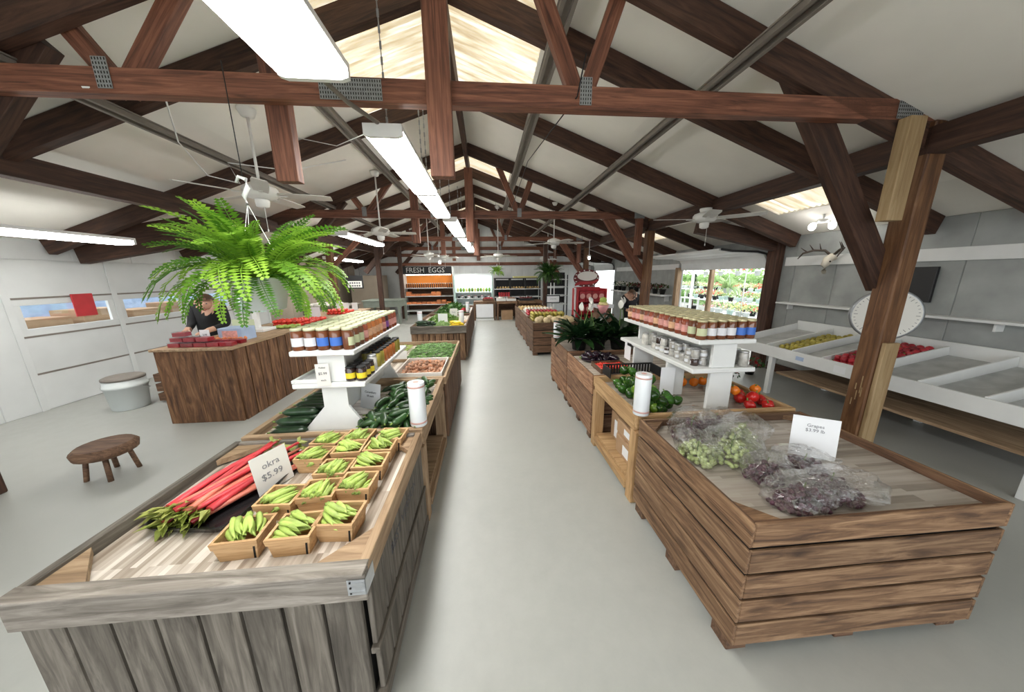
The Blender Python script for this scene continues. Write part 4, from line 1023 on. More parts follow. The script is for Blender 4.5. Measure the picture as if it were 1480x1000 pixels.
def bulb(x, y, z, label, two=True):
    t = thing('bulb_fixture', label, 'ceiling light', (x, y, z), 'bulb fixtures')
    ob('base', MB().lathe([(.06, 0), (.06, .03), (.05, .045)], 14), t, T(x, y, z), 'white_gloss')
    if rz(x)-z > .1: ob('stem', MB().tube([(0, 0, .045), (0, 0, rz(x)-z)], .012, 6), t, T(x, y, z), 'white_gloss')
    for s in ((-.07, .07) if two else (0,)):
        ob('bulb', MB().ell((s, -s, -.045), (.042, .042, .05), 12, 8), t, T(x, y, z), 'bulb_glow'); ob('socket', MB().tube([(s*.6, -s*.6, .005), (s, -s, -.01)], .02, 8), t, T(x, y, z), 'white_gloss')
bulb(4.6, 4.11, 2.36, 'pair of bright bulbs below the right skylight')
bulb(3.45, 10.4, 2.28, 'bright bulb at the far right by the second doorway', False)
bulb(2.3, 11.6, 1.98, 'bright bulb behind the dark hanging fern', False)
bulb(-1.55, 11.3, 2.2, 'bright bulb near the fresh eggs shelves', False)
def blade_mesh(L=.5, w=.065):
    m = MB(); n = 8; top = []; bot = []
    for i in range(n+1):
        u = i/n; x = .16+L*u; ww = w*(.75+.3*sin(pi*min(1, u*.6+.2))) if u < .93 else w*.8
        top += [(x, -ww, .004+ww*.18), (x, ww, .004-ww*.18)]; bot += [(x, -ww, -.004+ww*.18), (x, ww, -.004-ww*.18)]
    N = len(top); fs = []
    for i in range(n):
        a = 2*i; fs += [(a, a+2, a+3, a+1), (N+a, N+a+1, N+a+3, N+a+2), (a, N+a, N+a+2, a+2), (a+1, a+3, N+a+3, N+a+1)]
    fs += [(0, 1, N+1, N), (N-2, N-1, 2*N-1, 2*N-2)]
    m.add(top+bot, fs); m.cur = 1; m.box(.05, .24, -.018, .018, -.012, -.005); return m.mesh('blade', ['fan_blade', 'fan_white'])
BLM = blade_mesh()
def fan(x, y, z, ztop, label, rot=0, sc=1.0, light=False, nb=5):
    t = thing('ceiling_fan', label, 'ceiling fan', (x, y, z), 'white ceiling fans'); M = T(x, y, z)
    ob('motor_housing', MB().lathe([(.04, .115), (.08, .10), (.15, .075), (.168, .05), (.168, .0), (.14, -.03), (.09, -.048), (.06, -.05)][::-1], 20), t, M, 'fan_white')
    ob('switch_cup', MB().lathe([(.03, -.14), (.062, -.125), (.07, -.07), (.066, -.051)], 16), t, M, 'fan_white')
    if ztop-z > .32:
        ob('downrod', MB().tube([(0, 0, .1), (0, 0, ztop-z-.07)], .014, 8), t, M, 'fan_white')
    else: ob('downrod', MB().tube([(0, 0, .1), (0, 0, ztop-z-.02)], .018, 8), t, M, 'fan_white')
    ob('canopy', MB().lathe([(.035, ztop-z-.085), (.06, ztop-z-.075), (.085, ztop-z-.02), (.085, ztop-z)], 16), t, M, 'fan_white')
    for k in range(nb): ob('blade', BLM, t, M @ RZ(rot+2*pi*k/nb) @ RX(.0) @ Matrix.Diagonal((sc, sc, 1, 1)))
    ob('pull_chain', MB().tube([(.03, -.03, -.11), (.03, -.03, -.36)], .003, 5).ell((.03, -.03, -.38), (.008, .008, .02), 6, 5), t, M, 'fan_white')
    if light:
        ob('lamp_bowl', MB().lathe([(.02, -.2), (.07, -.185), (.09, -.15), (.06, -.121)], 14), t, M, 'pot_white')
fan(-2.45, 3.95, 2.60, rz(-2.45)-.02, 'white fan on a long rod hanging above the big fern', .25, 1.05)
fan(3.42, 4.85, 2.52, rz(3.42)-.216, 'white fan mounted close under the right eave beam', .5, 1.15)
fan(-1.98, 6.5, 2.52, rz(-2)-.02, 'white fan hanging left of the strip lights at mid distance', .1, 1.0)
fan(1.78, 8.2, 2.50, rz(1.8)-.02, 'white fan hanging at mid distance right of the aisle', .0, 1.2)
fan(-1.82, 10.8, 2.36, rz(-1.8)-.02, 'small distant fan left of the far lights', .3, 1.0)
fan(-1.6, 13.0, 2.42, rz(-1.3)-.02, 'distant fan in front of the egg shelf wall', .6, 1.0)
fan(.47, 11.0, 2.34, rz(.47)-.02, 'distant fan above the small hanging fern', .2, 1.0)
fan(2.35, 12.6, 2.3, rz(2.35)-.02, 'distant fan behind the dark hanging fern', .2, 1.0)
# loose cables
ob('cable', MB().tube([(-2.45, 2.44, 2.86), (-2.2, 2.7, 2.98), (-2.9, 3.6, 2.98), (-3.0, 4.0, 2.8), (-2.75, 4.1, 2.75), (-2.7, 3.9, 2.9), (-2.3, 4.3, 2.95), (-1.9, 5.0, 3.3)], .006, 5), None, None, 'white_gloss', label='looping white cable tied to the left rails', cat='cable')
ob('cable', MB().tube([(.72, 2.42, 3.15), (.67, 2.42, 2.9), (.62, 4.6, 3.2), (.55, 6.72, 2.95)], .005, 5), None, None, 'black', label='thin dark wire running from the near truss plate', cat='wire')
ob('cable', MB().tube([(-2.3, 4.2, 3.3), (-1.6, 4.0, 3.12), (-.84, 2.75, 2.78)], .004, 5), None, None, 'white_gloss', label='thin white lamp cord stretched toward the strip light', cat='cord')

# ------------------------------------------------------------------ plants
def frond_mesh(L, w, a0, a1, mat, n=24, npt=2):
    m = MB(); p = Vector((0, 0, 0)); ds = L/n; pts = [p.copy()]; side = Vector((0, 1, 0))
    sway = RU(-.25, .25)
    for i in range(n):
        u = i/n; a = a0+(a1-a0)*u; d = Vector((cos(a), sway*u, sin(a))).normalized(); p = p+d*ds; pts.append(p.copy())
        nrm = d.cross(side).normalized(); wl = w*max(.10, sin(pi*(.1+.86*u))**.75)*(1.0 if u > .1 else .5)
        for s in (-1, 1):
            k = Vector((0, s, 0))+d*.28+nrm*RU(-.18, .05)*-1; k.normalize(); b = d*ds*.52
            tip = p+k*wl; mid = p+k*wl*.5
            m.add([p, mid+b, tip, mid-b], [(0, 1, 2, 3)])
    m.tube(pts[::4]+[pts[-1]], [.0028*L/.5]*len(pts[::4])+[.0006], 3)
    return m.mesh('frond', mat)
def fern(x, y, z, R, n, mat, label, potr, poth, hang_z, potmat='pot_white', seed=1, w=.05, hook=False, wire=True):
    random.seed(seed)
    t = thing('hanging_fern', label, 'hanging fern', (x, y, z), 'hanging ferns')
    P = T(x, y, z)
    ob('pot', MB().lathe([(potr*.7, -poth), (potr*.74, -poth+.005), (potr, -.02), (potr*1.05, -.018), (potr*1.05, 0), (potr*.93, 0), (potr*.9, -.03)], 20), t, P, potmat)
    ob('soil', MB().lathe([(potr*.9, -.028), (potr*.9, -.02)], 16), t, P, 'soil')
    ms = [frond_mesh(R*RU(.9, 1.15), w*RU(.85, 1.15), a0, a1, mat) for a0, a1 in ((1.45, .5), (1.35, .0), (1.2, -.4), (1.0, -1.0), (.8, -1.3), (.5, -1.5), (1.25, .2), (.3, -1.55))]
    for k in range(n):
        s = RU(.75, 1.08); a = k*2.39996+RU(-.2, .2)
        ob('frond', ms[k % 8], t, P @ T(cos(a)*potr*.45, sin(a)*potr*.45, -.015) @ RZ(a) @ RX(RU(-.35, .35)) @ Matrix.Diagonal((s, s, s, 1)))
    hz = z+R*.95 if not hook else 2.18
    m = MB()
    for k in range(3):
        a = 2*pi*k/3+.4; m.tube([(cos(a)*potr, sin(a)*potr, 0), (0, 0, hz-z)], .0025, 4)
    ob('hanger_cord', m, t, P, 'white_gloss')
    if hook:
        ob('hook', MB().tube([(0, 0, hz-z-.01), (-.012, 0, hz-z+.05), (.02, 0, hz-z+.1), (.015, 0, hz-z+.15), (-.025, 0, hz-z+.165), (-.045, 0, hz-z+.13)], [.012, .014, .014, .013, .011, .008], 8), t, P, 'white_gloss')
        hz += .15
    if wire: ob('hanger_wire', MB().tube([(0, 0, hz-z), (0, 0, hang_z-z)], .003, 5), t, P, 'black')
    return t
fern(-1.56, 2.36, 1.70, .56, 125, 'fern_leaf', 'large bright green fern in a pale hanging pot', .16, .22, 2.99, seed=3, w=.066, hook=True)
fern(1.62, 8.0, 1.70, .40, 110, 'fern_dark', 'dark green fern hanging over the melon crate', .12, .14, rz(1.62), 'pot_black', seed=5, w=.055)
fern(.40, 10.5, 1.82, .27, 70, 'fern_leaf', 'small bright fern hanging near the far cooler', .10, .12, rz(.4), 'pot_white', seed=8, w=.045)
def blade(L, w, bend, mat, n=7):
    m = MB(); vs = []
    for i in range(n+1):
        u = i/n; ww = w*max(.06, sin(pi*min(1, .07+.93*u))**.8 if u > .35 else .12+.9*max(0, u-.18)*2.0); ang = 1.35-bend*u*u
        x = L*(u*.35+bend*.22*u*u); z = L*(u*.95-bend*.30*u*u)
        vs += [(x, -ww, z), (x+.012*(u > .3), 0, z-.014*(u > .3)), (x, ww, z)]
    m.add(vs, [(3*i+j, 3*i+j+1, 3*i+j+4, 3*i+j+3) for i in range(n) for j in (0, 1)], True)
    return m.mesh('leaf', mat)
lm = None
def lily(x, y, z, label, n, seed, blooms=3, sc=1.0):
    global lm
    random.seed(seed)
    if lm is None: lm = [blade(RU(.4, .54), RU(.05, .068), RU(.3, 2.0), 'lily_leaf') for _ in range(8)]
    t = thing('peace_lily', label, 'potted plant', (x, y, z), 'peace lilies'); P = T(x, y, z)
    ob('pot', MB().lathe([(.085, 0), (.09, .005), (.115, .17), (.122, .17), (.122, .185), (.105, .185), (.1, .16)], 18), t, P, 'pot_black')
    for k in range(n):
        a = k*2.39996; s = RU(.7, 1.1)*sc; r = RU(.01, .06)
        ob('leaf', lm[k % 8], t, P @ T(cos(a)*r, sin(a)*r, .15) @ RZ(a) @ RY(RU(-.1, .95)) @ Matrix.Diagonal((s, s, s, 1)))
    for k in range(blooms):
        a = RU(0, 6.28); h = RU(.50, .62)*sc; bxp = (cos(a)*.12, sin(a)*.12, h)
        st = ob('flower_stem', MB().tube([(0, 0, .15), (bxp[0]*.5, bxp[1]*.5, h*.6), bxp], .004, 5), t, P, 'stem_green')
        m = MB(); vs = []
        for i in range(6):
            u = i/5; ww = .038*sin(pi*min(1, .12+.85*u)); vs += [(.02*sin(pi*u), -ww, u*.12), (.02*sin(pi*u)-.014, 0, u*.12), (.02*sin(pi*u), ww, u*.12)]
        m.add(vs, [(3*i+j, 3*i+j+1, 3*i+j+4, 3*i+j+3) for i in range(5) for j in (0, 1)], True)
        ob('bloom', m, st, P @ T(*bxp) @ RZ(RU(0, 6)) @ RY(RU(-.6, .6)), 'white_flower')
lily(1.30, 4.2, .666, 'peace lily with white blooms nearest the aisle', 60, 3, 3)
lily(1.60, 4.55, .666, 'peace lily in the back row of the lily crate', 44, 4, 1)
lily(1.85, 4.15, .666, 'peace lily in the middle of the lily crate', 60, 5, 2)
lily(2.10, 4.5, .666, 'peace lily at the wall side back of the crate', 34, 6, 1, 1.05)
lily(1.55, 4.15, .666, 'peace lily between the two front pots', 28, 16, 1, .9)
random.seed(21)
# ------------------------------------------------------------------ right wall fittings
t = thing('wall_shelf', 'thin white shelf on the grey panelled right wall', 'shelf', (4.98, 3.8, 1.2))
bx('board', t, 4.9, XR-.022, 2.4, 4.9, 1.195, 1.222, 'white_paint')
for y in (2.6, 3.7, 4.75): bx('bracket', t, 4.98, XR-.022, y-.01, y+.01, 1.11, 1.194, 'white_paint')
t = thing('sloped_table', 'white sloped produce table with divided bins against the right wall', 'display table', (4.5, 3.2, 0))
def sp(u): return (4.0+u*1.0, .66+u*.20)      # slope of the bed
(xa, za), (xb, zb) = sp(0), sp(1)
def sbd(name, u0, u1, y0, y1, dz, th, mat):
    a, c = sp(u0), sp(u1); bd(name, t, (a[0], (y0+y1)/2, a[1]+dz), (c[0], (y0+y1)/2, c[1]+dz), y1-y0, th, mat)
YA, YZ = 1.6, 4.55
sbd('bed_board', 0, 1, YA, YZ, -.06, .02, 'stone_grey')
bx('front_board', t, 3.975, 4.0, YA, YZ, .55, .70, 'white_paint'); bx('back_board', t, 5.0, 5.025, YA, YZ, .74, .95, 'white_paint')
for y in (YA, 2.0, 2.4, 2.85, 3.25, 3.62, 4.0, YZ-.02): sbd('divider', 0.005, .995, y, y+.02, .0, .1, 'white_paint')
for y in (YA+.1, 2.9, 3.92):
    bx('leg', t, 4.0, 4.06, y-.03, y+.03, 0, .55, 'white_paint'); bx('leg', t, 4.93, 4.99, y-.03, y+.03, 0, .73, 'white_paint')
bx('shelf_rail', t, 4.1, 4.9, YA+.1, 3.9, .30, .33, 'tan_wood')
bx('price_sticker', t, 3.973, 3.9745, 2.98, 3.1, .58, .66, 'paper', bev=0); bx('price_sticker', t, 3.973, 3.9745, 3.45, 3.55, .6, .65, 'pale_blue', bev=0)
fr = [blob((.035, .034, .033), 9).mesh('fruit', 'olive_fruit')]
def on_slope(u, y, h): q = sp(u); return T(q[0], y, q[1]-.05+h)
scatter('pear', fr, 'olive yellow fruit in the bin of the sloped white table', 'fruit', 'olive fruit', [on_slope(.18+.075*(k % 10)+RU(-.01, .01), 3.68+.065*(k//10 % 5)+RU(-.01, .01), .033+.045*(k//50)) @ rnd_rot() for k in range(64)])
fr = [pepper('crimson', .036, .04), blob((.036, .036, .034), 9).mesh('apple', 'crimson')]
scatter('apple', fr, 'dark red apple heaped in the near bin of the sloped table', 'apple', 'red apples', [on_slope(.12+.08*(k % 10)+RU(-.01, .01), 2.91+.07*(k//10 % 5)+RU(-.01, .01), .035+.05*(k//50)) @ rnd_rot() for k in range(95)])
# hanging dial scale
t = thing('hanging_scale', 'round white dial scale hanging behind the stout brown post', 'scale', (4.26, 2.96, 1.25)); M = T(4.26, 2.96, 1.25) @ RZ(radians(-38)) @ RX(pi/2)
ob('case', MB().lathe([(.24, -.06), (.27, -.05), (.275, 0), (.265, .012), (.255, .012)], 32), t, M, 'metal_grey'); ob('dial', MB().lathe([(.254, .008), (.254, .0125)], 32), t, M, 'dial')
m = MB()
for k in range(40):
    a = 2*pi*k/40; l = .03 if k % 5 == 0 else .015
    m.box(.24-l, .24, -.002, .002, .0128, .0134, M=RZ(a))
ob('tick_marks', m, t, M, 'ink'); ob('needle', MB().box(-.004, .004, -.03, .17, .014, .016), t, M, 'red')
ob('hanger_rod', MB().tube([(0, 0, .26), (0, 0, rz(4.26)-1.25-.02)], .008, 6), t, T(4.26, 2.96, 1.25), 'black')
ob('pan', MB().lathe([(.05, -.40), (.13, -.37), (.15, -.35), (.145, -.35), (.12, -.365)], 20), t, T(4.26, 2.96, 1.25), 'galv')
ob('pan_chains', MB().tube([(.14, 0, -.35), (0, 0, -.27)], .003, 4).tube([(-.14, 0, -.35), (0, 0, -.27)], .003, 4), t, T(4.26, 2.96, 1.25), 'metal_grey')
bx('chalkboard', None, 5.04, 5.075, 3.15, 3.45, 1.35, 1.75, 'black', label='small black framed board hung high on the right wall', cat='board')
# deer skull
t = thing('deer_skull', 'bleached deer skull with dark antlers on the white wall board', 'skull', (5.0, 4.22, 1.85)); M = T(4.99, 4.22, 1.85) @ RZ(radians(-90))
ob('skull', MB().tube([(0, .04, .05), (0, -.02, .06), (0, -.07, .03), (0, -.10, -.05), (0, -.10, -.13), (0, -.09, -.17)], [.035, .055, .055, .045, .03, .018], 10), t, M, 'bone')
m = MB()
for s in (-1, 1): m.ell((s*.043, -.085, .0), (.014, .014, .014), 8, 6)
ob('eye_socket', m, t, M, 'hole')
for s in (-1, 1):
    m = MB().tube([(s*.03, -.02, .1), (s*.10, -.03, .16), (s*.2, -.10, .17), (s*.26, -.2, .13), (s*.27, -.26, .05)], [.018, .017, .016, .013, .006], 7)
    for q, u in (((s*.14, -.05, .17), (s*.13, -.10, .26)), ((s*.2, -.1, .17), (s*.21, -.17, .25)), ((s*.24, -.16, .15), (s*.27, -.24, .21))): m.tube([q, u], [.010, .003], 6)
    ob('antler', m, t, M, 'antler')
# shelf of dark red pots further along the right wall
t = thing('wall_shelf', 'white wall shelf carrying dark red flower pots beyond the doorway', 'shelf', (4.9, 9.4, 1.1))
bx('board', t, 4.75, XR-.022, 8.15, 11.6, 1.1, 1.14, 'white_paint')
for y in (8.3, 9.8, 11.4): bx('bracket', t, 4.95, XR-.022, y-.015, y+.015, .95, 1.099, 'white_paint')
def flower(name, label, x, y, z, mat, leaf, r=.14, group='flower pots', pot=True, potmat='pot_black', n=60, squash=.8):
    t = thing(name, label, 'flower pot', (x, y, z), group); P = T(x, y, z)
    h = 0
    if pot: ob('pot', MB().lathe([(.06, 0), (.085, .13), (.092, .13), (.092, .145), (.08, .145)], 12), t, P, potmat); h = .14
    m = MB(); m.cur = 1
    for k in range(n):
        a, q = RU(0, 6.28), sqrt(RU(0, 1)); zz = r*squash*sqrt(1-q*q)*RU(.5, 1); c = Vector((cos(a)*q*r, sin(a)*q*r, h+zz*1.2)); s = RU(.018, .034)
        d = Vector((RU(-1, 1), RU(-1, 1), RU(-.2, 1))).normalized(); e1 = d.orthogonal().normalized()*s; e2 = d.cross(e1)
        m.cur = 1 if k % 2 else 0
        m.add([c-e1, c-e2*.7, c+e1, c+e2*.7], [(0, 1, 2, 3)])
    ob('blossom_mass', m, t, P, [mat, leaf], kind='stuff')
    return t
for k in range(6): flower('flower_pot', 'dark red flowering pot on the wall shelf beyond the doorway', 4.9, 8.35+k*.38, 1.141, 'dark_red', 'fern_dark', .17, 'dark red shelf pots', n=90)
for k in range(3): flower('flower_pot', 'white and green flowering pot at the far end of the wall shelf', 4.85, 10.7+k*.33, 1.141, 'white_flower', 'fern_dark', .2, 'white shelf pots', n=90)
flower('flower_pot', 'small dark red flowering plant on the floor by the white table leg', 3.75, 4.35, 0, 'crimson', 'fern_dark', .16, n=80)
flower('flower_pot', 'taller red flowering plant beside the garden doorway post', 4.5, 4.75, 0, 'red', 'fern_dark', .2, n=90)
flower('flower_pot', 'dark leafy potted plant on the floor behind the pepper table', 3.0, 3.6, 0, 'fern_dark', 'lily_leaf', .2, n=90)
carton('white box on the floor behind the right jar stand', 3.9, 4.3, 4.95, 5.4, 0, .35)
t = thing('floor_bin', 'pale grey stone planter standing in the garden doorway', 'planter', (4.3, 6.6, 0)); bx('body', t, 4.1, 4.6, 6.3, 6.9, 0, .5, 'stone_grey'); bx('rim', t, 4.08, 4.62, 6.28, 6.92, .501, .54, 'stone_grey')

# ------------------------------------------------------------------ counter goods (left)
def clamshell(x, y, z, r):
    M = T(x, y, z) @ RZ(r); t = thing('berry_box', 'clear clamshell of red berries stacked on the counter front corner', 'berry box', M, 'berry clamshells')
    ob('berries', MB().box(-.064, .064, -.047, .047, .003, .046), t, M, 'crimson'); ob('shell', MB().box(-.067, .067, -.05, .05, 0, .058), t, M, 'pane')
for k in range(5): clamshell(-3.62+k*.14, 3.87, .9155, RU(-.05, .05))
for k in range(3): clamshell(-3.60+k*.14, 3.89, .9765, RU(-.08, .08))
clamshell(-3.57, 3.90, 1.0375, .1)
for k in range(5): clamshell(-3.62+k*.14, 4.02, .9155, RU(-.05, .05))
card('price_card', 'small white card behind the berry boxes', T(-3.38, 3.97, .977), .11, .12, 'paper', [('3.99', .03, 0, .06, 'ink')])
t = thing('snack_box', 'printed open carton of snacks on the counter', 'box', (-3.25, 4.25, .916)); bx('body', t, -3.38, -3.1, 4.15, 4.4, .916, 1.08, 'pale_blue'); bx('lid_flap', t, -3.38, -3.1, 4.40, 4.405, 1.0, 1.16, 'label_green'); bx('print', t, -3.33, -3.15, 4.1485, 4.1495, .95, 1.05, 'label_pink', bev=0)
for k in range(14): ob('orange', MB().ell((0, 0, 0), (.03, .03, .029), 9, 6) if k == 0 else bpy.data.objects['orange'].data, None, T(-3.5+.065*(k % 7), 4.15+.065*(k//7)-.02, .946), 'orange_stock', label='small orange on the counter behind the berries', cat='orange', group='small oranges')
t = thing('counter_scale', 'white checkout scale with upright post and screen on the counter', 'scale', (-3.45, 4.95, .916)); bx('base', t, -3.62, -3.28, 4.8, 5.1, .917, .96, 'white_gloss'); bx('post', t, -3.49, -3.42, 4.93, 4.99, .961, 1.2, 'white_gloss'); bx('screen', t, -3.62, -3.3, 4.92, 4.98, 1.201, 1.36, 'mint'); bx('display', t, -3.58, -3.34, 4.918, 4.9195, 1.24, 1.33, 'black_gloss', bev=0)
tm = [MB().ell((0, 0, 0), (.036, .036, .03), 10, 6).mesh('tomato', 'tomato')]
scatter('tomato', tm, 'ripe red tomato heaped on the counter behind the fern', 'tomato', 'counter tomatoes', [T(-3.05-.075*(k % 6)+RU(-.01, .01), 5.3+.075*(k//6 % 12)+RU(-.01, .01), .948+.05*(k//72)) for k in range(100)])
gm = [MB().ell((0, 0, 0), (.03, .05, .026), 8, 5).mesh('squash', 'okra')]
scatter('green_tomato', gm, 'pale green tomato in front of the red ones on the counter', 'tomato', 'green tomatoes', [T(-3.05-.08*(k % 4), 5.12+.07*(k//4), .944) @ RZ(RU(0, 3)) for k in range(10)])
scatter('tomato', tm, 'ripe red tomato in the farther heap on the counter', 'tomato', 'far counter tomatoes', [T(-3.05-.075*(k % 5)+RU(-.01, .01), 6.9+.075*(k//5 % 8)+RU(-.01, .01), .948+.05*(k//40)) for k in range(60)])
card('price_card', 'white card behind the counter tomatoes', T(-3.3, 6.3, .916), .2, .22, 'paper')
for k in range(3): card('price_card', 'white card in a row at the far end of the counter', T(-3.55+.2*k, 7.8, .916), .13, .18+.04*(k == 0), 'paper')
# bucket and crate on the floor
t = thing('bucket', 'white plastic bucket with a dark lid beside the overhead door', 'bucket', (-4.86, 4.38, 0)); M = T(-4.86, 4.38, 0)
ob('body', MB().lathe([(.17, 0), (.175, .005), (.20, .30), (.21, .30), (.21, .33), (.20, .335), (.195, .40), (.185, .40)], 22), t, M, 'pot_white'); ob('lid', MB().lathe([(.19, .401), (.2, .405), (.2, .43), (.17, .445)], 22), t, M, 'rail_grey')
ob('handle', MB().tube([(.212*cos(a), .205*sin(a), .3-.09*sin(a/1)) for a in [pi*i/8 for i in range(9)]], .004, 5), t, M, 'metal_grey')
t = thing('floor_crate', 'dark brown crate on the floor between bucket and counter', 'crate', (-4.45, 4.7, 0)); 
for z in (0.02, .16, .3): 
    bx('slat', t, -4.62, -4.28, 4.5, 4.52, z, z+.11, 'crate_dark'); bx('slat', t, -4.62, -4.28, 4.88, 4.9, z, z+.11, 'crate_dark'); bx('end_slat', t, -4.62, -4.60, 4.521, 4.879, z, z+.11, 'crate_dark'); bx('end_slat', t, -4.30, -4.28, 4.521, 4.879, z, z+.11, 'crate_dark')
bx('red_sign', None, XL+.036, XL+.05, 4.95, 5.2, 1.18, 1.5, 'red', label='red sign fixed to the left overhead door', cat='sign')
t = thing('dark_stool', 'dark rounded cushion stool at the bottom left on the concrete', 'stool', (-3.36, 2.75, 0))
ob('seat', MB().lathe([(.15, .20), (.19, .22), (.2, .27), (.17, .3)], 20), t, T(-3.36, 2.75, 0), 'crate_dark')
for k in range(4): ob('leg', MB().tube([(cos(k*pi/2+.7)*.15, sin(k*pi/2+.7)*.15, 0), (cos(k*pi/2+.7)*.12, sin(k*pi/2+.7)*.12, .205)], .018, 6), t, T(-3.36, 2.75, 0), 'crate_dark')

# ------------------------------------------------------------------ people
def person(label, M, J, top, hairm='hair', hair_len=.0, look=(0, -1)):
    "J: joint -> (x,y,z,r); one skinned body"
    E = [('pel', 'sp'), ('sp', 'ch'), ('ch', 'nk'), ('nk', 'hd0'), ('hd0', 'hd1')]
    for s in 'lr':
        E += [('ch', 'sh'+s), ('sh'+s, 'el'+s), ('el'+s, 'wr'+s), ('wr'+s, 'pa'+s), ('pel', 'hp'+s), ('hp'+s, 'kn'+s), ('kn'+s, 'an'+s), ('an'+s, 'to'+s)]
        w_, p_ = Vector(J['wr'+s][:3]), Vector(J['pa'+s][:3]); d = (p_-w_).normalized(); q = Vector((d.y, -d.x, 0)).normalized() if abs(d.z) < .9 else Vector((1, 0, 0))
        for i, o_ in enumerate((-.03, -.01, .01, .03)):
            L = (.05, .065, .062, .048)[i]; a = p_+q*o_+d*.03; b_ = a+d*L*.6; c_ = b_+d*L*.4+Vector((0, 0, -.018))
            for nmx, v_ in (('a', a), ('b', b_), ('c', c_)): J['f%s%d%s' % (s, i, nmx)] = (*v_, .009)
            E += [('pa'+s, 'f%s%da' % (s, i)), ('f%s%da' % (s, i), 'f%s%db' % (s, i)), ('f%s%db' % (s, i), 'f%s%dc' % (s, i))]
        th_ = w_+d*.03+q*.045*(1 if s == 'l' else -1); t2 = th_+d*.035+q*.012*(1 if s == 'l' else -1)
        J['t%sa' % s] = (*th_, .011); J['t%sb' % s] = (*t2, .009); E += [('wr'+s, 't%sa' % s), ('t%sa' % s, 't%sb' % s)]
    ks = list(J); ix = {k: i for i, k in enumerate(ks)}
    me = bpy.data.meshes.new('sk'); me.from_pydata([J[k][:3] for k in ks], [(ix[a], ix[b]) for a, b in E], [])
    o = bpy.data.objects.new('sk', me); COL.objects.link(o)
    mod = o.modifiers.new('s', 'SKIN'); mod.use_smooth_shade = True
    for i, k in enumerate(ks):
        sv_ = me.skin_vertices[0].data[i]; sv_.radius = (J[k][3], J[k][3]*(.78 if k in ('ch', 'sp', 'pel') else 1)); sv_.use_root = (k == 'pel')
    o.modifiers.new('u', 'SUBSURF').levels = 2
    bpy.context.view_layer.update()
    bm_ = bpy.data.meshes.new_from_object(o.evaluated_get(bpy.context.evaluated_depsgraph_get())); bpy.data.objects.remove(o)
    bm_.materials.clear()
    for q in (top, 'skin', 'cloth_black'): bm_.materials.append(MT[q])
    hd = Vector(J['hd1'][:3]); h0 = Vector(J['hd0'][:3])
    for p in bm_.polygons:
        c = p.center; p.use_smooth = True
        p.material_index = 1 if ((c-hd).length < .17 or (c-h0).length < .085 or min((c-Vector(J['pa'+s][:3])).length for s in 'lr') < .13) else (2 if c.z < J['pel'][2]-.02 else 0)
    t = thing('person', label, 'person', M)
    ob('body', bm_, t, M)
    lx, ly = look; f = Vector((lx, ly, -.25)).normalized(); sd_ = Vector((-ly, lx, 0)).normalized(); hc = (hd+h0)/2
    m = MB(); vs = []; fs = []; nu, nv = 18, 10
    up = Vector((0, 0, 1)); cen = hc-f*.012+up*.015
    m.ell((0, 0, 0), (.098, .112, .125), 18, 12)
    keep = []
    R_ = Matrix((sd_, -f, sd_.cross(-f))).transposed()
    pts_ = [R_ @ Vector(v_) for v_ in m.v]
    m.v = [tuple(cen+p_) for p_ in pts_]
    ff = []
    for fc in m.f:
        c = sum((pts_[i] for i in fc), Vector())/len(fc)
        if c.dot(f) < .035+.0*c.z or c.z > .055: ff.append(fc)
    m.f = ff; m.m = [0]*len(ff); m.s = [True]*len(ff)
    ob('hair', m, t, M, hairm)
    fc_ = hc+f*.085
    ob('nose', MB().tube([fc_+up*.02, fc_+f*.022-up*.02, fc_+f*.004-up*.03], [.008, .013, .008], 6), t, M, 'skin')
    m = MB()
    for s in (-1, 1): m.ell(fc_+sd_*.032*s+up*.025-f*.006, (.011, .009, .007), 8, 6)
    ob('eyes', m, t, M, 'ink'); ob('mouth', MB().tube([fc_-up*.058-sd_*.022-f*.006, fc_-up*.06+f*.003, fc_-up*.058+sd_*.022-f*.006], .005, 5), t, M, 'crimson')
    for s in (-1, 1): ob('ear', MB().ell(hc+sd_*.088*s-up*.005, (.016, .022, .032), 8, 6), t, M, 'skin')
def joints(z0, lean, hx, hy, hz_, face=-1):
    J = {'pel': (0, 0, z0, .15), 'sp': (hx*.3, hy*.3, z0+.2, .14), 'ch': (hx*.65, hy*.65, z0+.42, .155), 'nk': (hx*.85, hy*.85, z0+.55, .06), 'hd0': (hx, hy, hz_-.07, .085), 'hd1': (hx*1.02, hy*1.02+.0, hz_+.05, .088)}
    for s, q in (('l', 1), ('r', -1)):
        J['sh'+s] = (hx*.65+q*.18, hy*.65, z0+.44, .07); J['el'+s] = (hx*.9+q*.24, hy*.9-.02, z0+.18, .052); J['wr'+s] = (hx*.9+q*.14, hy-.2, z0+.12, .034); J['pa'+s] = (hx*.9+q*.12, hy-.27, z0+.11, .032)
        J['hp'+s] = (q*.09, 0, z0-.06, .10); J['kn'+s] = (q*.1, -.02, z0*.52, .07); J['an'+s] = (q*.1, .02, .08, .048); J['to'+s] = (q*.11, -.14, .04, .045)
    return J
person('person in dark clothing bending over the counter behind the fern', T(-4.08, 4.95, 0), joints(.88, 0, .15, -.2, 1.36), 'cloth_black', look=(.3, -1))
person('person with brown bobbed hair in black bending down behind the lilies', T(3.72, 7.75, 0), joints(.70, 0, -.08, -.18, 1.2), 'cloth_black', look=(-1, -.35))
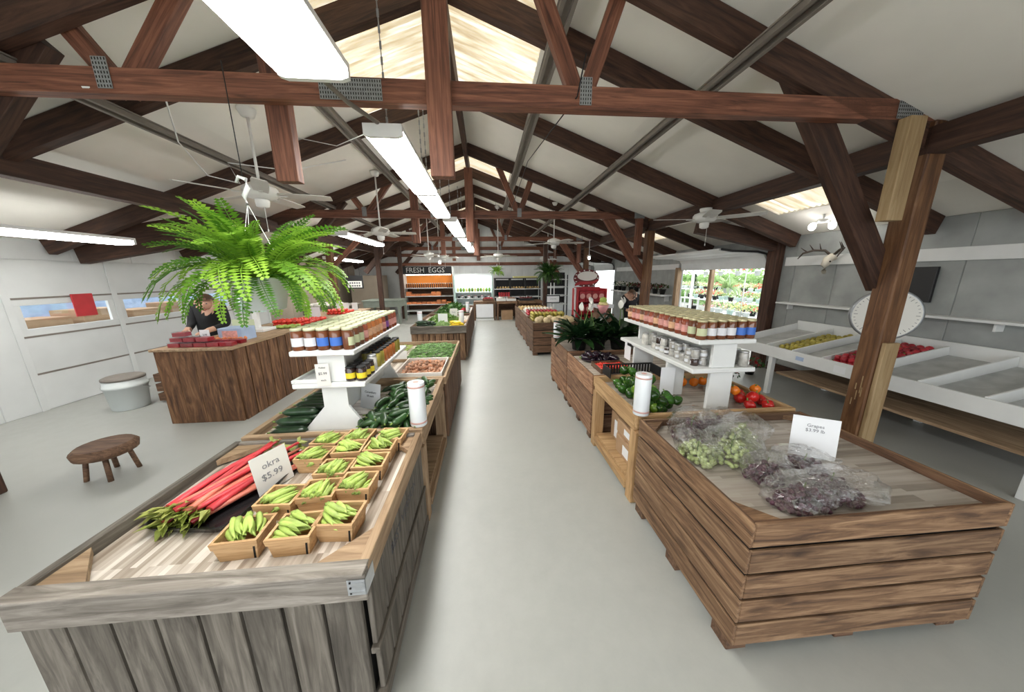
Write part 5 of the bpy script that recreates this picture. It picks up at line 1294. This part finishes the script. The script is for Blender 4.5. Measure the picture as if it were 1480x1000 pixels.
# ------------------------------------------------------------------ far produce on the tables
sq = [cuke(RU(.16, .2), .024, RU(-.02, .02), ['yellow', 'cuke_light']) for _ in range(3)]
scatter('yellow_squash', sq, 'bright yellow squash on the aisle side of the squash table', 'squash', 'yellow squash', [T(RU(-.70, -.52), 6.32+.05*(k % 9), .695+.04*(k//9)) @ RZ(RU(-.5, .5)) for k in range(22)])
scatter('zucchini', zm, 'green zucchini on the left of the squash table', 'zucchini', 'squash table zucchini', [T(RU(-1.32, -1.12), 6.30+.055*(k % 8), .697+.045*(k//8)) @ RZ(RU(-.3, .3)) for k in range(20)])
def heap(name, label, x, y, z, w, d, h, mat, n, s, cat, flat=.6):
    m = MB()
    for k in range(n):
        u, v = RU(-1, 1), RU(-1, 1); c = Vector((u*w, v*d, .01+h*(1-u*u)*(1-v*v)*RU(.5, 1))); nn = Vector((RU(-1, 1), RU(-1, 1), RU(.1, 1))).normalized()
        a = nn.orthogonal().normalized()*s*RU(.7, 1.3); b_ = nn.cross(a)*flat
        m.add([c-a, c-b_, c+a, c+b_], [(0, 1, 2, 3)])
    return ob(name, m, None, T(x, y, z), mat, label=label, cat=cat, kind='stuff')
heap('light_greens', 'pale leafy greens in the middle of the squash table', -.92, 6.5, .672, .15, .2, .1, 'out_leaf', 160, .04, 'greens')
heap('dark_greens', 'dark leafy greens behind the squash', -1.0, 7.4, .672, .35, .45, .16, 'greens', 380, .05, 'greens')
heap('kale_heap', 'dark kale heaped on the farthest left table', -.95, 9.3, .672, .45, .7, .25, 'greens', 500, .06, 'greens')
bx('cutting_board', None, -.9, -.44, 6.98, 7.25, .671, .70, 'pine', label='pale wooden tray edge behind the yellow squash', cat='tray')
card('price_card', 'white card standing among the squash', T(-.93, 6.75, .672), .2, .24, 'paper', [])
card('price_card', 'pale printed card beyond the squash', T(-.78, 7.6, .672), .18, .26, 'paper_warm', [('Kale', .05, 0, .17, 'ink_grey')])
heap('radishes', 'small heap of red radishes at the far left table', -.6, 8.8, .731, .12, .15, .08, 'red', 90, .03, 'radishes', 1)
ml = [MB().ell((0, 0, 0), (.085, .085, .08), 14, 9).mesh('melon', 'melon')]
scatter('melon', ml, 'tan netted melon at the front of the melon crate', 'melon', 'melons', [T(x, y, z) @ rnd_rot(.4) for x, y, z in ((1.12, 6.56, .745), (1.30, 6.54, .745), (1.48, 6.56, .745), (1.66, 6.55, .745), (1.82, 6.56, .745), (1.2, 6.72, .745), (1.4, 6.72, .76), (1.6, 6.72, .745), (1.78, 6.74, .745))])
fr = [blob((.042, .042, .04), 9).mesh('fruit', 'olive_fruit')]
scatter('yellow_apple', fr, 'yellow green apple behind the melons', 'apple', 'yellow apples', [T(1.08+.085*(k % 9), 6.98+.085*(k//9 % 5), .703+.066*(k//45)) for k in range(120)])
fr = [blob((.04, .04, .038), 9).mesh('fruit', 'crimson')]
scatter('red_apple', fr, 'dark red apple behind the yellow apples', 'apple', 'far red apples', [T(1.06+.085*(k % 9), 7.62+.085*(k//9 % 5), .757+.06*(k//45)) for k in range(80)])
fr = [blob((.04, .04, .042), 9).mesh('fruit', 'onion')]
scatter('onion', fr, 'pale onion piled in the second dark crate', 'onion', 'onions', [T(1.08+.085*(k % 9), 8.2+.085*(k//9 % 6), .758+.062*(k//54)) for k in range(80)])
fr = [blob((.045, .045, .04), 8).mesh('fruit', 'bread')]
scatter('potato', fr, 'brown potato in the farthest dark crate', 'potato', 'potatoes', [T(1.08+.095*(k % 8), 9.1+.095*(k//8 % 10), .71+.06*(k//80)) for k in range(90)])
t = thing('price_stand', 'black framed price sign on two white legs behind the melons', 'price sign', (1.8, 8.3, .7)); 
bx('frame', t, 1.62, 2.0, 8.3, 8.32, .96, 1.17, 'black'); bx('sheet', t, 1.645, 1.975, 8.296, 8.2995, .985, 1.145, 'paper', bev=0)
for x in (1.75, 1.84): bx('leg', t, x-.012, x+.012, 8.321, 8.345, .667, 1.5, 'white_gloss')
text('ONIONS', .045, 'ink_grey', t, T(1.81, 8.295, 1.07) @ RX(pi/2))
# ------------------------------------------------------------------ berry display, sign, flower beyond the lilies
t = thing('berry_display', 'red cardboard display rack with round pink packs behind the lilies', 'display rack', (2.87, 8.4, 0))
bx('side_panel', t, 2.46, 2.5, 8.25, 8.75, 0, 1.33, 'red'); bx('side_panel', t, 3.24, 3.28, 8.25, 8.75, 0, 1.33, 'red'); bx('back_panel', t, 2.5, 3.24, 8.7, 8.74, 0, 1.36, 'crimson')
for z in (.3, .64, .98): bx('shelf', t, 2.5, 3.24, 8.25, 8.7, z, z+.03, 'red')
for z in (.33, .67, 1.01):
    for k in range(4):
        p = bx('pack', t, 2.53+k*.175, 2.69+k*.175, 8.26, 8.45, z+.001, z+.24, 'crimson'); ob('round_print', MB().lathe([(.07, 0), (.07, .002)], 14), p, T(2.61+k*.175, 8.259, z+.12) @ RX(pi/2), 'label_pink')
bx('pole', t, 2.40, 2.44, 8.3, 8.34, 0, 1.36, 'white_gloss')
t = thing('round_sign', 'oval red and white hanging sign above the red display', 'sign', (2.9, 8.9, 1.6)); M = T(2.9, 8.9, 1.6) @ RX(pi/2)
def oval(rx, ry, z0, z1, n=24): return MB().prism([(rx*cos(2*pi*i/n), ry*sin(2*pi*i/n)) for i in range(n)], z0, z1, 'Z')
ob('backing', oval(.38, .25, 0, .02), t, M, 'dark_red'); ob('plate', oval(.29, .13, .021, .027), t, M @ T(.02, .06, 0), 'paper_warm'); ob('ribbon', MB().prism([(-.34, -.16), (-.2, -.09), (.2, -.09), (.34, -.02), (.34, -.08), (.2, -.16), (-.2, -.18), (-.34, -.22)], .028, .034, 'Z'), t, M, 'red')
m = MB()
for k in range(14):
    a = 2*pi*k/14; m.box(.31, .36, -.018, .018, .021, .026, M=RZ(a) @ Matrix.Identity(4))
m.v = [(x, y*.66, z) for x, y, z in m.v]; ob('chequer_edge', m, t, M, 'paper_warm')
for k in (-.2, .2): ob('hanger', MB().tube([(k, 0, .2), (k*.8, 0, 1.4)], .003, 4), t, T(2.9, 8.9, 1.6), 'black')
t = thing('wrapped_flower', 'rainbow wrapped potted flower between the lilies and doorway', 'flower pot', (2.82, 7.3, 0)); M = T(2.82, 7.3, 0)
bx('plinth', t, 2.62, 3.02, 7.1, 7.5, 0, .78, 'crate_dark'); ob('wrap', MB().lathe([(.06, .781), (.12, .92), (.15, .98)], 14), t, M, 'pink_flower'); ob('collar', MB().lathe([(.11, .985), (.10, 1.05)], 14), t, M, 'yellow_flower'); ob('crown', MB().ell((0, 0, 1.1), (.09, .09, .07), 12, 7), t, M, 'okra')
t = thing('card_box', 'open white box on a stand left of the bending person', 'box', (3.0, 7.85, 0)); bx('stand', t, 2.85, 3.2, 7.7, 8.0, 0, .86, 'crate_dark'); bx('tray', t, 2.82, 3.25, 7.67, 8.03, .861, .95, 'paper')
# ------------------------------------------------------------------ far end
t = thing('egg_shelves', 'wide white shelving unit with orange back under the fresh eggs sign', 'shelving', (-2.45, 14.3, 0))
bx('side', t, -3.56, -3.50, 14.0, 14.6, 0, 1.78, 'white_paint'); bx('side', t, -1.42, -1.36, 14.0, 14.6, 0, 2.08, 'white_paint'); bx('back', t, -3.5, -1.42, 14.56, 14.6, 0, 1.2, 'crate_dark'); bx('orange_back', t, -3.5, -1.42, 14.56, 14.6, 1.201, 1.78, 'orange_panel')
for z in (.18, .46, .82, 1.17): bx('shelf', t, -3.499, -1.421, 14.0, 14.559, z, z+.035, 'white_paint')
bx('shelf_light', t, -3.4, -1.5, 14.06, 14.14, 1.74, 1.778, 'shelf_glow', bev=0)
t2 = thing('eggs_sign', 'black sign board reading FRESH EGGS in pale letters', 'sign', (-2.45, 14.0, 1.8)); bx('board', t2, -3.56, -1.43, 13.97, 14.0, 1.785, 2.11, 'black'); text('FRESH  EGGS', .30, 'chalk', t2, T(-2.55, 13.968, 1.945) @ RX(pi/2), sx=.95)
bm_, bl_, _ = jar_meshes('b', 'jar_amber', 'white_gloss', None, .035, .2)
for k in range(22):
    M = T(-3.42+k*.092, 14.15, 1.2055)
    q = thing('bottle', 'slim bottle in the row on the top egg shelf', 'bottle', M, 'bottles on the egg shelf'); ob('glass', bm_, q, M); ob('cap', bl_, q, M)
for z, ks in ((.4955+.0, range(9)), (.8555, range(7))):
    for k in ks:
        M = T(-3.36+k*.215, 14.2, z); hh = .09*random.choice((1, 1, 2))
        q = thing('egg_carton', 'orange egg carton stacked on the egg shelves', 'carton', M, 'egg cartons'); ob('tray', MB().box(-.1, .1, -.12, .12, 0, hh*.55), q, M, 'orange_stock'); ob('lid', MB().prism([(-.1, hh*.56), (.1, hh*.56), (.085, hh), (-.085, hh)], -.12, .12), q, M, 'orange_stock')
t = thing('open_cooler', 'glowing white open front cooler full of greens at the far end', 'cooler', (-.48, 13.6, 0))
bx('base', t, -1.3, .32, 13.1, 14.0, 0, .5, 'cooler_white'); bx('back', t, -1.24, .26, 13.9, 14.0, .501, 1.7, 'cooler_white'); bx('side', t, -1.3, -1.24, 13.1, 14.0, .501, 1.7, 'mint'); bx('side', t, .26, .32, 13.1, 14.0, .501, 1.7, 'mint'); bx('canopy', t, -1.3, .32, 13.1, 14.0, 1.701, 1.78, 'cooler_white')
bx('lamp', t, -1.2, .22, 13.2, 13.85, 1.66, 1.695, 'cooler_glow', bev=0); bx('lit_back', t, -1.23, .25, 13.885, 13.899, 1.3, 1.65, 'cooler_glow', bev=0)
for z in (.75, 1.0): bx('shelf', t, -1.239, .259, 13.3, 13.88, z, z+.025, 'white_gloss')
for k in range(12):
    x = -1.15+.12*k; M = T(x, 13.4, 1.0265)
    q = thing('greens_bag', 'yellow green salad bag on the upper cooler shelf', 'produce bag', M, 'cooler bags'); ob('bag', MB().ell((0, 0, .09), (.055, .06, .09), 10, 6), q, M, 'pepper_lime' if k % 3 else 'lemon_pale'); ob('seal', MB().box(-.03, .03, -.004, .004, .175, .2), q, M, 'label_white')
for k in range(10):
    x = -1.12+.14*k; M = T(x, 13.4, .7755)
    q = thing('cooler_tub', 'small dark and white tub on the lower cooler shelf', 'tub', M, 'cooler tubs'); ob('tub', MB().lathe([(.045, 0), (.055, .09)], 12), q, M, ('black', 'label_white')[k % 2]); ob('lid', MB().lathe([(.057, .0905), (.057, .105)], 12), q, M, ('label_white', 'red')[k % 2])
def far_table(label, x0, x1, y0, y1, z, under):
    t = thing('far_table', label, 'table', ((x0+x1)/2, (y0+y1)/2, 0), 'far end tables'); bx('top', t, x0, x1, y0, y1, z-.1, z, 'crate_wood')
    for x in (x0+.04, x1-.04):
        for y in (y0+.04, y1-.04): bx('leg', t, x-.035, x+.035, y-.035, y+.035, 0, z-.101, 'crate_dark')
    if under == 'white': bx('front_cloth', t, x0+.1, x1-.1, y0+.01, y0+.02, .12, z-.11, 'paper'); bx('kick_rail', t, x0+.08, x1-.08, y0+.02, y0+.06, .0, .06, 'white_paint')
    else: bx('back_board', t, x0+.08, x1-.08, y1-.06, y1-.04, .05, z-.11, 'crate_dark')
    return t
far_table('far end table with a white front panel below the cooler', -.47, .38, 12.0, 12.7, .73, 'white'); far_table('far end table with a brown box beneath it', .42, 1.22, 12.0, 12.7, .73, 'b')
far_table('far end table partly hidden by the dark crates', 1.26, 2.2, 12.0, 12.7, .73, 'b')
carton('brown carton beneath the far end table', .6, 1.05, 12.1, 12.5, 0, .36)
def basket_of(label, x, y, z, w, d, mat, stuffm, group):
    t = thing('produce_tray', label, 'tray', (x, y, z), group)
    for a in ((-w, w, -d, -d+.015), (-w, w, d-.015, d), (-w, -w+.015, -d+.016, d-.016), (w-.015, w, -d+.016, d-.016)): bx('side', t, x+a[0], x+a[1], y+a[2], y+a[3], z+.001, z+.09, mat)
    m = MB()
    for k in range(46): m.ell((RU(-w+.05, w-.05), RU(-d+.05, d-.05), .06+RU(0, .06)), (.035, .035, .033), 7, 5)
    ob('fruit', m, t, T(x, y, z), stuffm, kind='stuff')
basket_of('brown basket of red apples on the far end table', .1, 12.3, .731, .22, .2, 'crate_dark', 'crimson', 'far trays'); basket_of('white tray of pale fruit on the far end table', .6, 12.3, .731, .18, .22, 'white_paint', 'onion', 'far trays'); basket_of('white tray of pink fruit on the far end table', 1.0, 12.3, .731, .18, .22, 'white_paint', 'nut', 'far trays'); basket_of('dark tray of dark fruit beside the pink fruit', 1.6, 12.3, .731, .28, .22, 'black', 'dark_red', 'far trays')
t = thing('black_shelves', 'black metal shelving with bread and squash at the far end', 'shelving', (1.3, 13.6, 0))
for x in (.42, 1.05, 1.68, 2.3):
    for y in (13.2, 13.8): bx('upright', t, x-.03, x+.03, y-.03, y+.03, 0, 1.56, 'black')
for z, mm in ((1.52, 'black'), (1.08, 'white_paint'), (.75, 'white_paint')): bx('shelf', t, .38, 2.34, 13.13, 13.87, z+.041, z+.075, mm)
bx('back', t, .4, 2.32, 13.84, 13.868, .1, 1.5, 'black')
for k in range(16):
    M = T(.52+.115*k, 13.35+RU(-.03, .03), 1.2); o = ob('loaf', MB().ell((0, 0, 0), (.05, .1, .045), 10, 6) if k == 0 else bpy.data.objects['loaf'].data, None, M, 'bread', label='golden loaf on the middle black shelf', cat='bread', group='loaves on the black shelves')
bx('pale_board', None, 1.2, 2.2, 13.2, 13.75, 1.596, 1.66, 'lemon_pale', label='flat pale yellow pack lying on top of the black shelves', cat='pack')
for k in range(5): bx('red_pack', None, .55+.1*k, .63+.1*k, 13.25, 13.4, .826, 1.0, 'red', label='red pack on the lower black shelf', cat='pack', group='red packs')
t = thing('wire_shelves', 'dark wire shelving with white shelves behind the dark fern', 'shelving', (2.9, 12.9, 0))
for x in (2.45, 3.35):
    for y in (12.7, 13.2): bx('upright', t, x-.02, x+.02, y-.02, y+.02, 0, 1.7, 'black')
for z in (.5, .85, 1.2, 1.5): bx('shelf', t, 2.43, 3.37, 12.68, 13.22, z, z+.03, 'white_paint'); bx('back_slat', t, 2.43, 3.37, 13.23, 13.25, z+.04, z+.3, 'black')
# partition and things at the far left
t = thing('green_table', 'grey green table beside the dark leaning post', 'table', (-3.6, 12.1, 0)); bx('top', t, -4.4, -3.05, 11.5, 12.6, .83, .87, 'greentable'); bx('apron', t, -4.36, -3.09, 11.53, 11.56, .62, .829, 'greentable'); bx('apron', t, -3.12, -3.09, 11.561, 12.57, .62, .829, 'greentable')
for x in (-4.3, -3.14):
    for y in (11.58, 12.5): bx('leg', t, x-.04, x+.04, y-.04, y+.04, 0, .829 if x < -4 else .619, 'greentable')
t = thing('packing_table', 'dark table heaped with pale bags at the far left', 'table', (-4.7, 9.9, 0)); bx('top', t, -5.3, -4.3, 9.3, 11.2, .78, .82, 'rail_grey')
for x in (-5.2, -4.4):
    for y in (9.4, 11.1): bx('leg', t, x-.04, x+.04, y-.04, y+.04, 0, .779, 'rail_grey')
for k in range(12):
    o = ob('paper_bag', MB().ell((0, 0, .06), (.13, .1, .07), 10, 6) if k == 0 else bpy.data.objects['paper_bag'].data, None, T(-5.1+.22*(k % 4), 9.5+.25*(k//4), .822) @ RZ(k), 'onion', label='pale crumpled bag heaped on the dark far left table', cat='bag', group='crumpled bags')
t = thing('hanging_board', 'small white lettered board hung at the far left', 'sign', (-4.75, 12.0, 1.5)); bx('frame', t, -5.05, -4.45, 12.0, 12.02, 1.28, 1.75, 'black'); bx('sheet', t, -5.0, -4.5, 11.996, 11.9995, 1.32, 1.55, 'paper_warm', bev=0)
m = MB()
for j in range(2):
    for k in range(5): m.box(-4.93+k*.08, -4.88+k*.08, 11.993, 11.9955, 1.355+j*.1, 1.41+j*.1)
ob('marks', m, t, None, 'ink')
for x in (-4.95, -4.55): ob('chain', MB().tube([(x, 12.01, 1.75), (x, 12.01, 2.5)], .005, 4), t, None, 'black')
bx('pantry_cabinet', None, -5.4, -4.3, 13.2, 14.4, 0, 1.75, 'tan_panel', label='plain tan cabinet in the far left corner', cat='cabinet')
# ------------------------------------------------------------------ outdoors
ob('ground', MB().box(5.25, 40, -12, 40, -.14, -.02), None, None, 'gravel', label='pale gravel yard outside the garden doorway', cat='ground')
ob('ground', MB().box(-30, -6.05, -12, 40, -.14, -.02), None, None, 'gravel', label='pale gravel yard outside the left door', cat='ground')
ob('ground', MB().box(-6, 5.2, -20, -3.05, -.14, -.02), None, None, 'gravel', label='gravel forecourt behind the camera', cat='ground')  # unseen ground put in to bounce daylight onto the ceiling
def bench(x, y, w, d, z, label):
    t = thing('plant_bench', label, 'bench', (x, y, 0), 'plant benches')
    for k in range(4): bx('slat', t, x-w+k*w/2+.01, x-w+(k+1)*w/2-.01, y-d, y+d, z-.03, z, 'white_paint')
    for sx in (-1, 1):
        for sy in (-1, 1): bx('leg', t, x+sx*(w-.06)-.03, x+sx*(w-.06)+.03, y+sy*(d-.06)-.03, y+sy*(d-.06)+.03, -.02, z-.031, 'white_paint')
cols = ['pink_flower', 'red_flower', 'yellow_flower', 'white_flower', 'out_leaf']
desc = ['pink', 'red', 'pale yellow', 'white', 'leafy green']
places = ['nearest the garden doorway', 'on the second bench out', 'on the farthest bench out']
for b_, (x, y0, y1, z) in enumerate(((7.0, 6.2, 9.4, .55), (8.6, 7.0, 12.6, .75), (10.6, 8.5, 16.5, .95))):
    bench(x, (y0+y1)/2, .45, (y1-y0)/2, z, 'white slatted bench of garden flowers, %s' % ['nearest the doorway', 'in the middle', 'farthest out'][b_])
    n = int((y1-y0)/.36)
    for k in range(n):
        for s in (-.2, .2):
            c = random.randrange(5)
            flower('flower_pot', '%s flowering pot %s' % (desc[c], places[b_]), x+s+RU(-.05, .05), y0+.2+k*.36+RU(-.08, .08), z+.001, cols[c], 'out_leaf', .24, 'garden pots %s %d' % (desc[c], b_), n=80, potmat=random.choice(('pot_white', 'mint', 'pot_black')))
for k in range(5):
    c = (0, 1, 1, 0, 1)[k]
    t = flower('hanging_basket', 'red and pink hanging flower basket high in the yard', 8.2, 8.2+k*.75, 1.62, cols[c], 'out_leaf', .36, 'yard hanging baskets', n=170, potmat='pot_white')
    t['category'] = 'hanging basket'
    ob('hanger', MB().tube([(0, 0, .1), (0, 0, 1.1)], .004, 4), t, T(8.2, 8.2+k*.75, 1.62), 'black')
bx('basket_rail', None, 8.17, 8.23, 7.5, 12, 2.71, 2.77, 'white_paint', label='white overhead rail carrying the yard hanging baskets', cat='rail')
for y in (7.6, 11.9): bx('rail_post', None, 8.16, 8.24, y-.04, y+.04, -.02, 2.7, 'white_paint', label='white post holding up the %s end of the basket rail' % ('near' if y < 8 else 'far'), cat='post')
fern(6.25, 7.65, 1.32, .36, 60, 'out_leaf', 'bright green fern hanging outside the garden doorway', .1, .12, 2.6, 'pot_white', seed=12, w=.04)
ob('plant_pole', MB().tube([(6.7, 7.65, -.02), (6.7, 7.65, 2.5), (6.6, 7.65, 2.62), (6.4, 7.65, 2.65), (6.25, 7.65, 2.6)], .015, 6), None, None, 'white_paint', label='white hooked pole carrying the bright fern outside', cat='pole')
t = thing('conifer', 'small dark conifer in a pot beyond the doorway post', 'tree', (9.2, 13.2, 0)); M = T(9.2, 13.2, -.02)
ob('pot', MB().lathe([(.15, 0), (.2, .3), (.21, .3), (.21, .33), (.18, .33)], 14), t, M, 'pot_black'); ob('trunk', MB().tube([(0, 0, .3), (0, 0, .6)], .03, 6), t, M, 'crate_dark')
m = MB()
for k in range(700):
    u = RU(0, 1); r_ = .42*(1-u)*sqrt(RU(.3, 1)); a = RU(0, 6.28); c = Vector((cos(a)*r_, sin(a)*r_, .45+u*1.25)); d = Vector((cos(a), sin(a), RU(-.5, .4))).normalized()*.08; q = Vector((-sin(a), cos(a), 0))*.025
    m.add([c-d-q*.3, c+q, c+d, c-q], [(0, 1, 2, 3)])
ob('needles', m, t, M, 'out_dark', kind='stuff')
def tree(x, y, h, r, label, seed):
    random.seed(seed); t = thing('yard_tree', label, 'tree', (x, y, -.02), 'yard trees'); M = T(x, y, -.02)
    ob('trunk', MB().tube([(0, 0, 0), (.05, 0, h*.5), (0, .05, h*.8)], [.12, .09, .05], 8), t, M, 'crate_dark'); m = MB()
    for k in range(1500):
        d = Vector((RU(-1, 1), RU(-1, 1), RU(-1, 1)))
        if d.length > 1: continue
        c = Vector((d.x*r, d.y*r, h*.65+d.z*h*.4)); nn = Vector((RU(-1, 1), RU(-1, 1), RU(-1, 1))).normalized(); a = nn.orthogonal().normalized()*.14; b_ = nn.cross(a)*.6
        m.add([c-a, c-b_, c+a, c+b_], [(0, 1, 2, 3)])
    ob('crown', m, t, M, 'out_leaf', kind='stuff')
tree(15, 14, 4.2, 2.2, 'leafy yard tree behind the flower benches, nearest the doorway', 31); tree(16, 19, 4.6, 2.4, 'leafy yard tree in the middle distance of the yard', 32); tree(15, 25, 5, 2.6, 'leafy yard tree farthest back in the yard', 33)
for k in range(4):
    y = 7+k*4.2; random.seed(50+k)
    t = thing('hedge', 'tall clipped green hedge section behind the benches, %s from the doorway' % ('first', 'second', 'third', 'fourth')[k], 'hedge', (12.6, y, -.02), 'hedge sections')
    m = MB()
    for q in range(900):
        c = Vector((RU(-.5, .5), RU(-1.95, 1.95), RU(.05, 1.65))); nn = Vector((RU(-1, .3), RU(-1, 1), RU(-1, 1))).normalized(); a = nn.orthogonal().normalized()*.16; b_ = nn.cross(a)*.7
        m.add([c-a, c-b_, c+a, c+b_], [(0, 1, 2, 3)])
    ob('foliage', m, t, T(12.6, y, -.02), 'out_leaf', kind='stuff'); bx('core', t, 12.35, 12.85, y-2.05, y+2.05, -.02, 1.35, 'bean')
random.seed(77)
t = thing('trailer', 'pale blue trailer parked outside the left overhead door', 'trailer', (-9, 7.5, 0)); bx('body', t, -10, -8, 5.0, 10.5, .5, 2.4, 'pale_blue')
for y in (6, 9.5): ob('wheel', MB().lathe([(.28, -.1), (.3, -.08), (.3, .08), (.28, .1)], 18), t, T(-8.0, y, .3) @ RY(pi/2), 'black')
for k in range(4): carton('brown carton outside the left door, %s' % ['first', 'second', 'third', 'fourth'][k]+' from the counter', -7.2, -6.7, 5.0+k*.75, 5.6+k*.75, -.02, 1.12+.08*(k % 2))
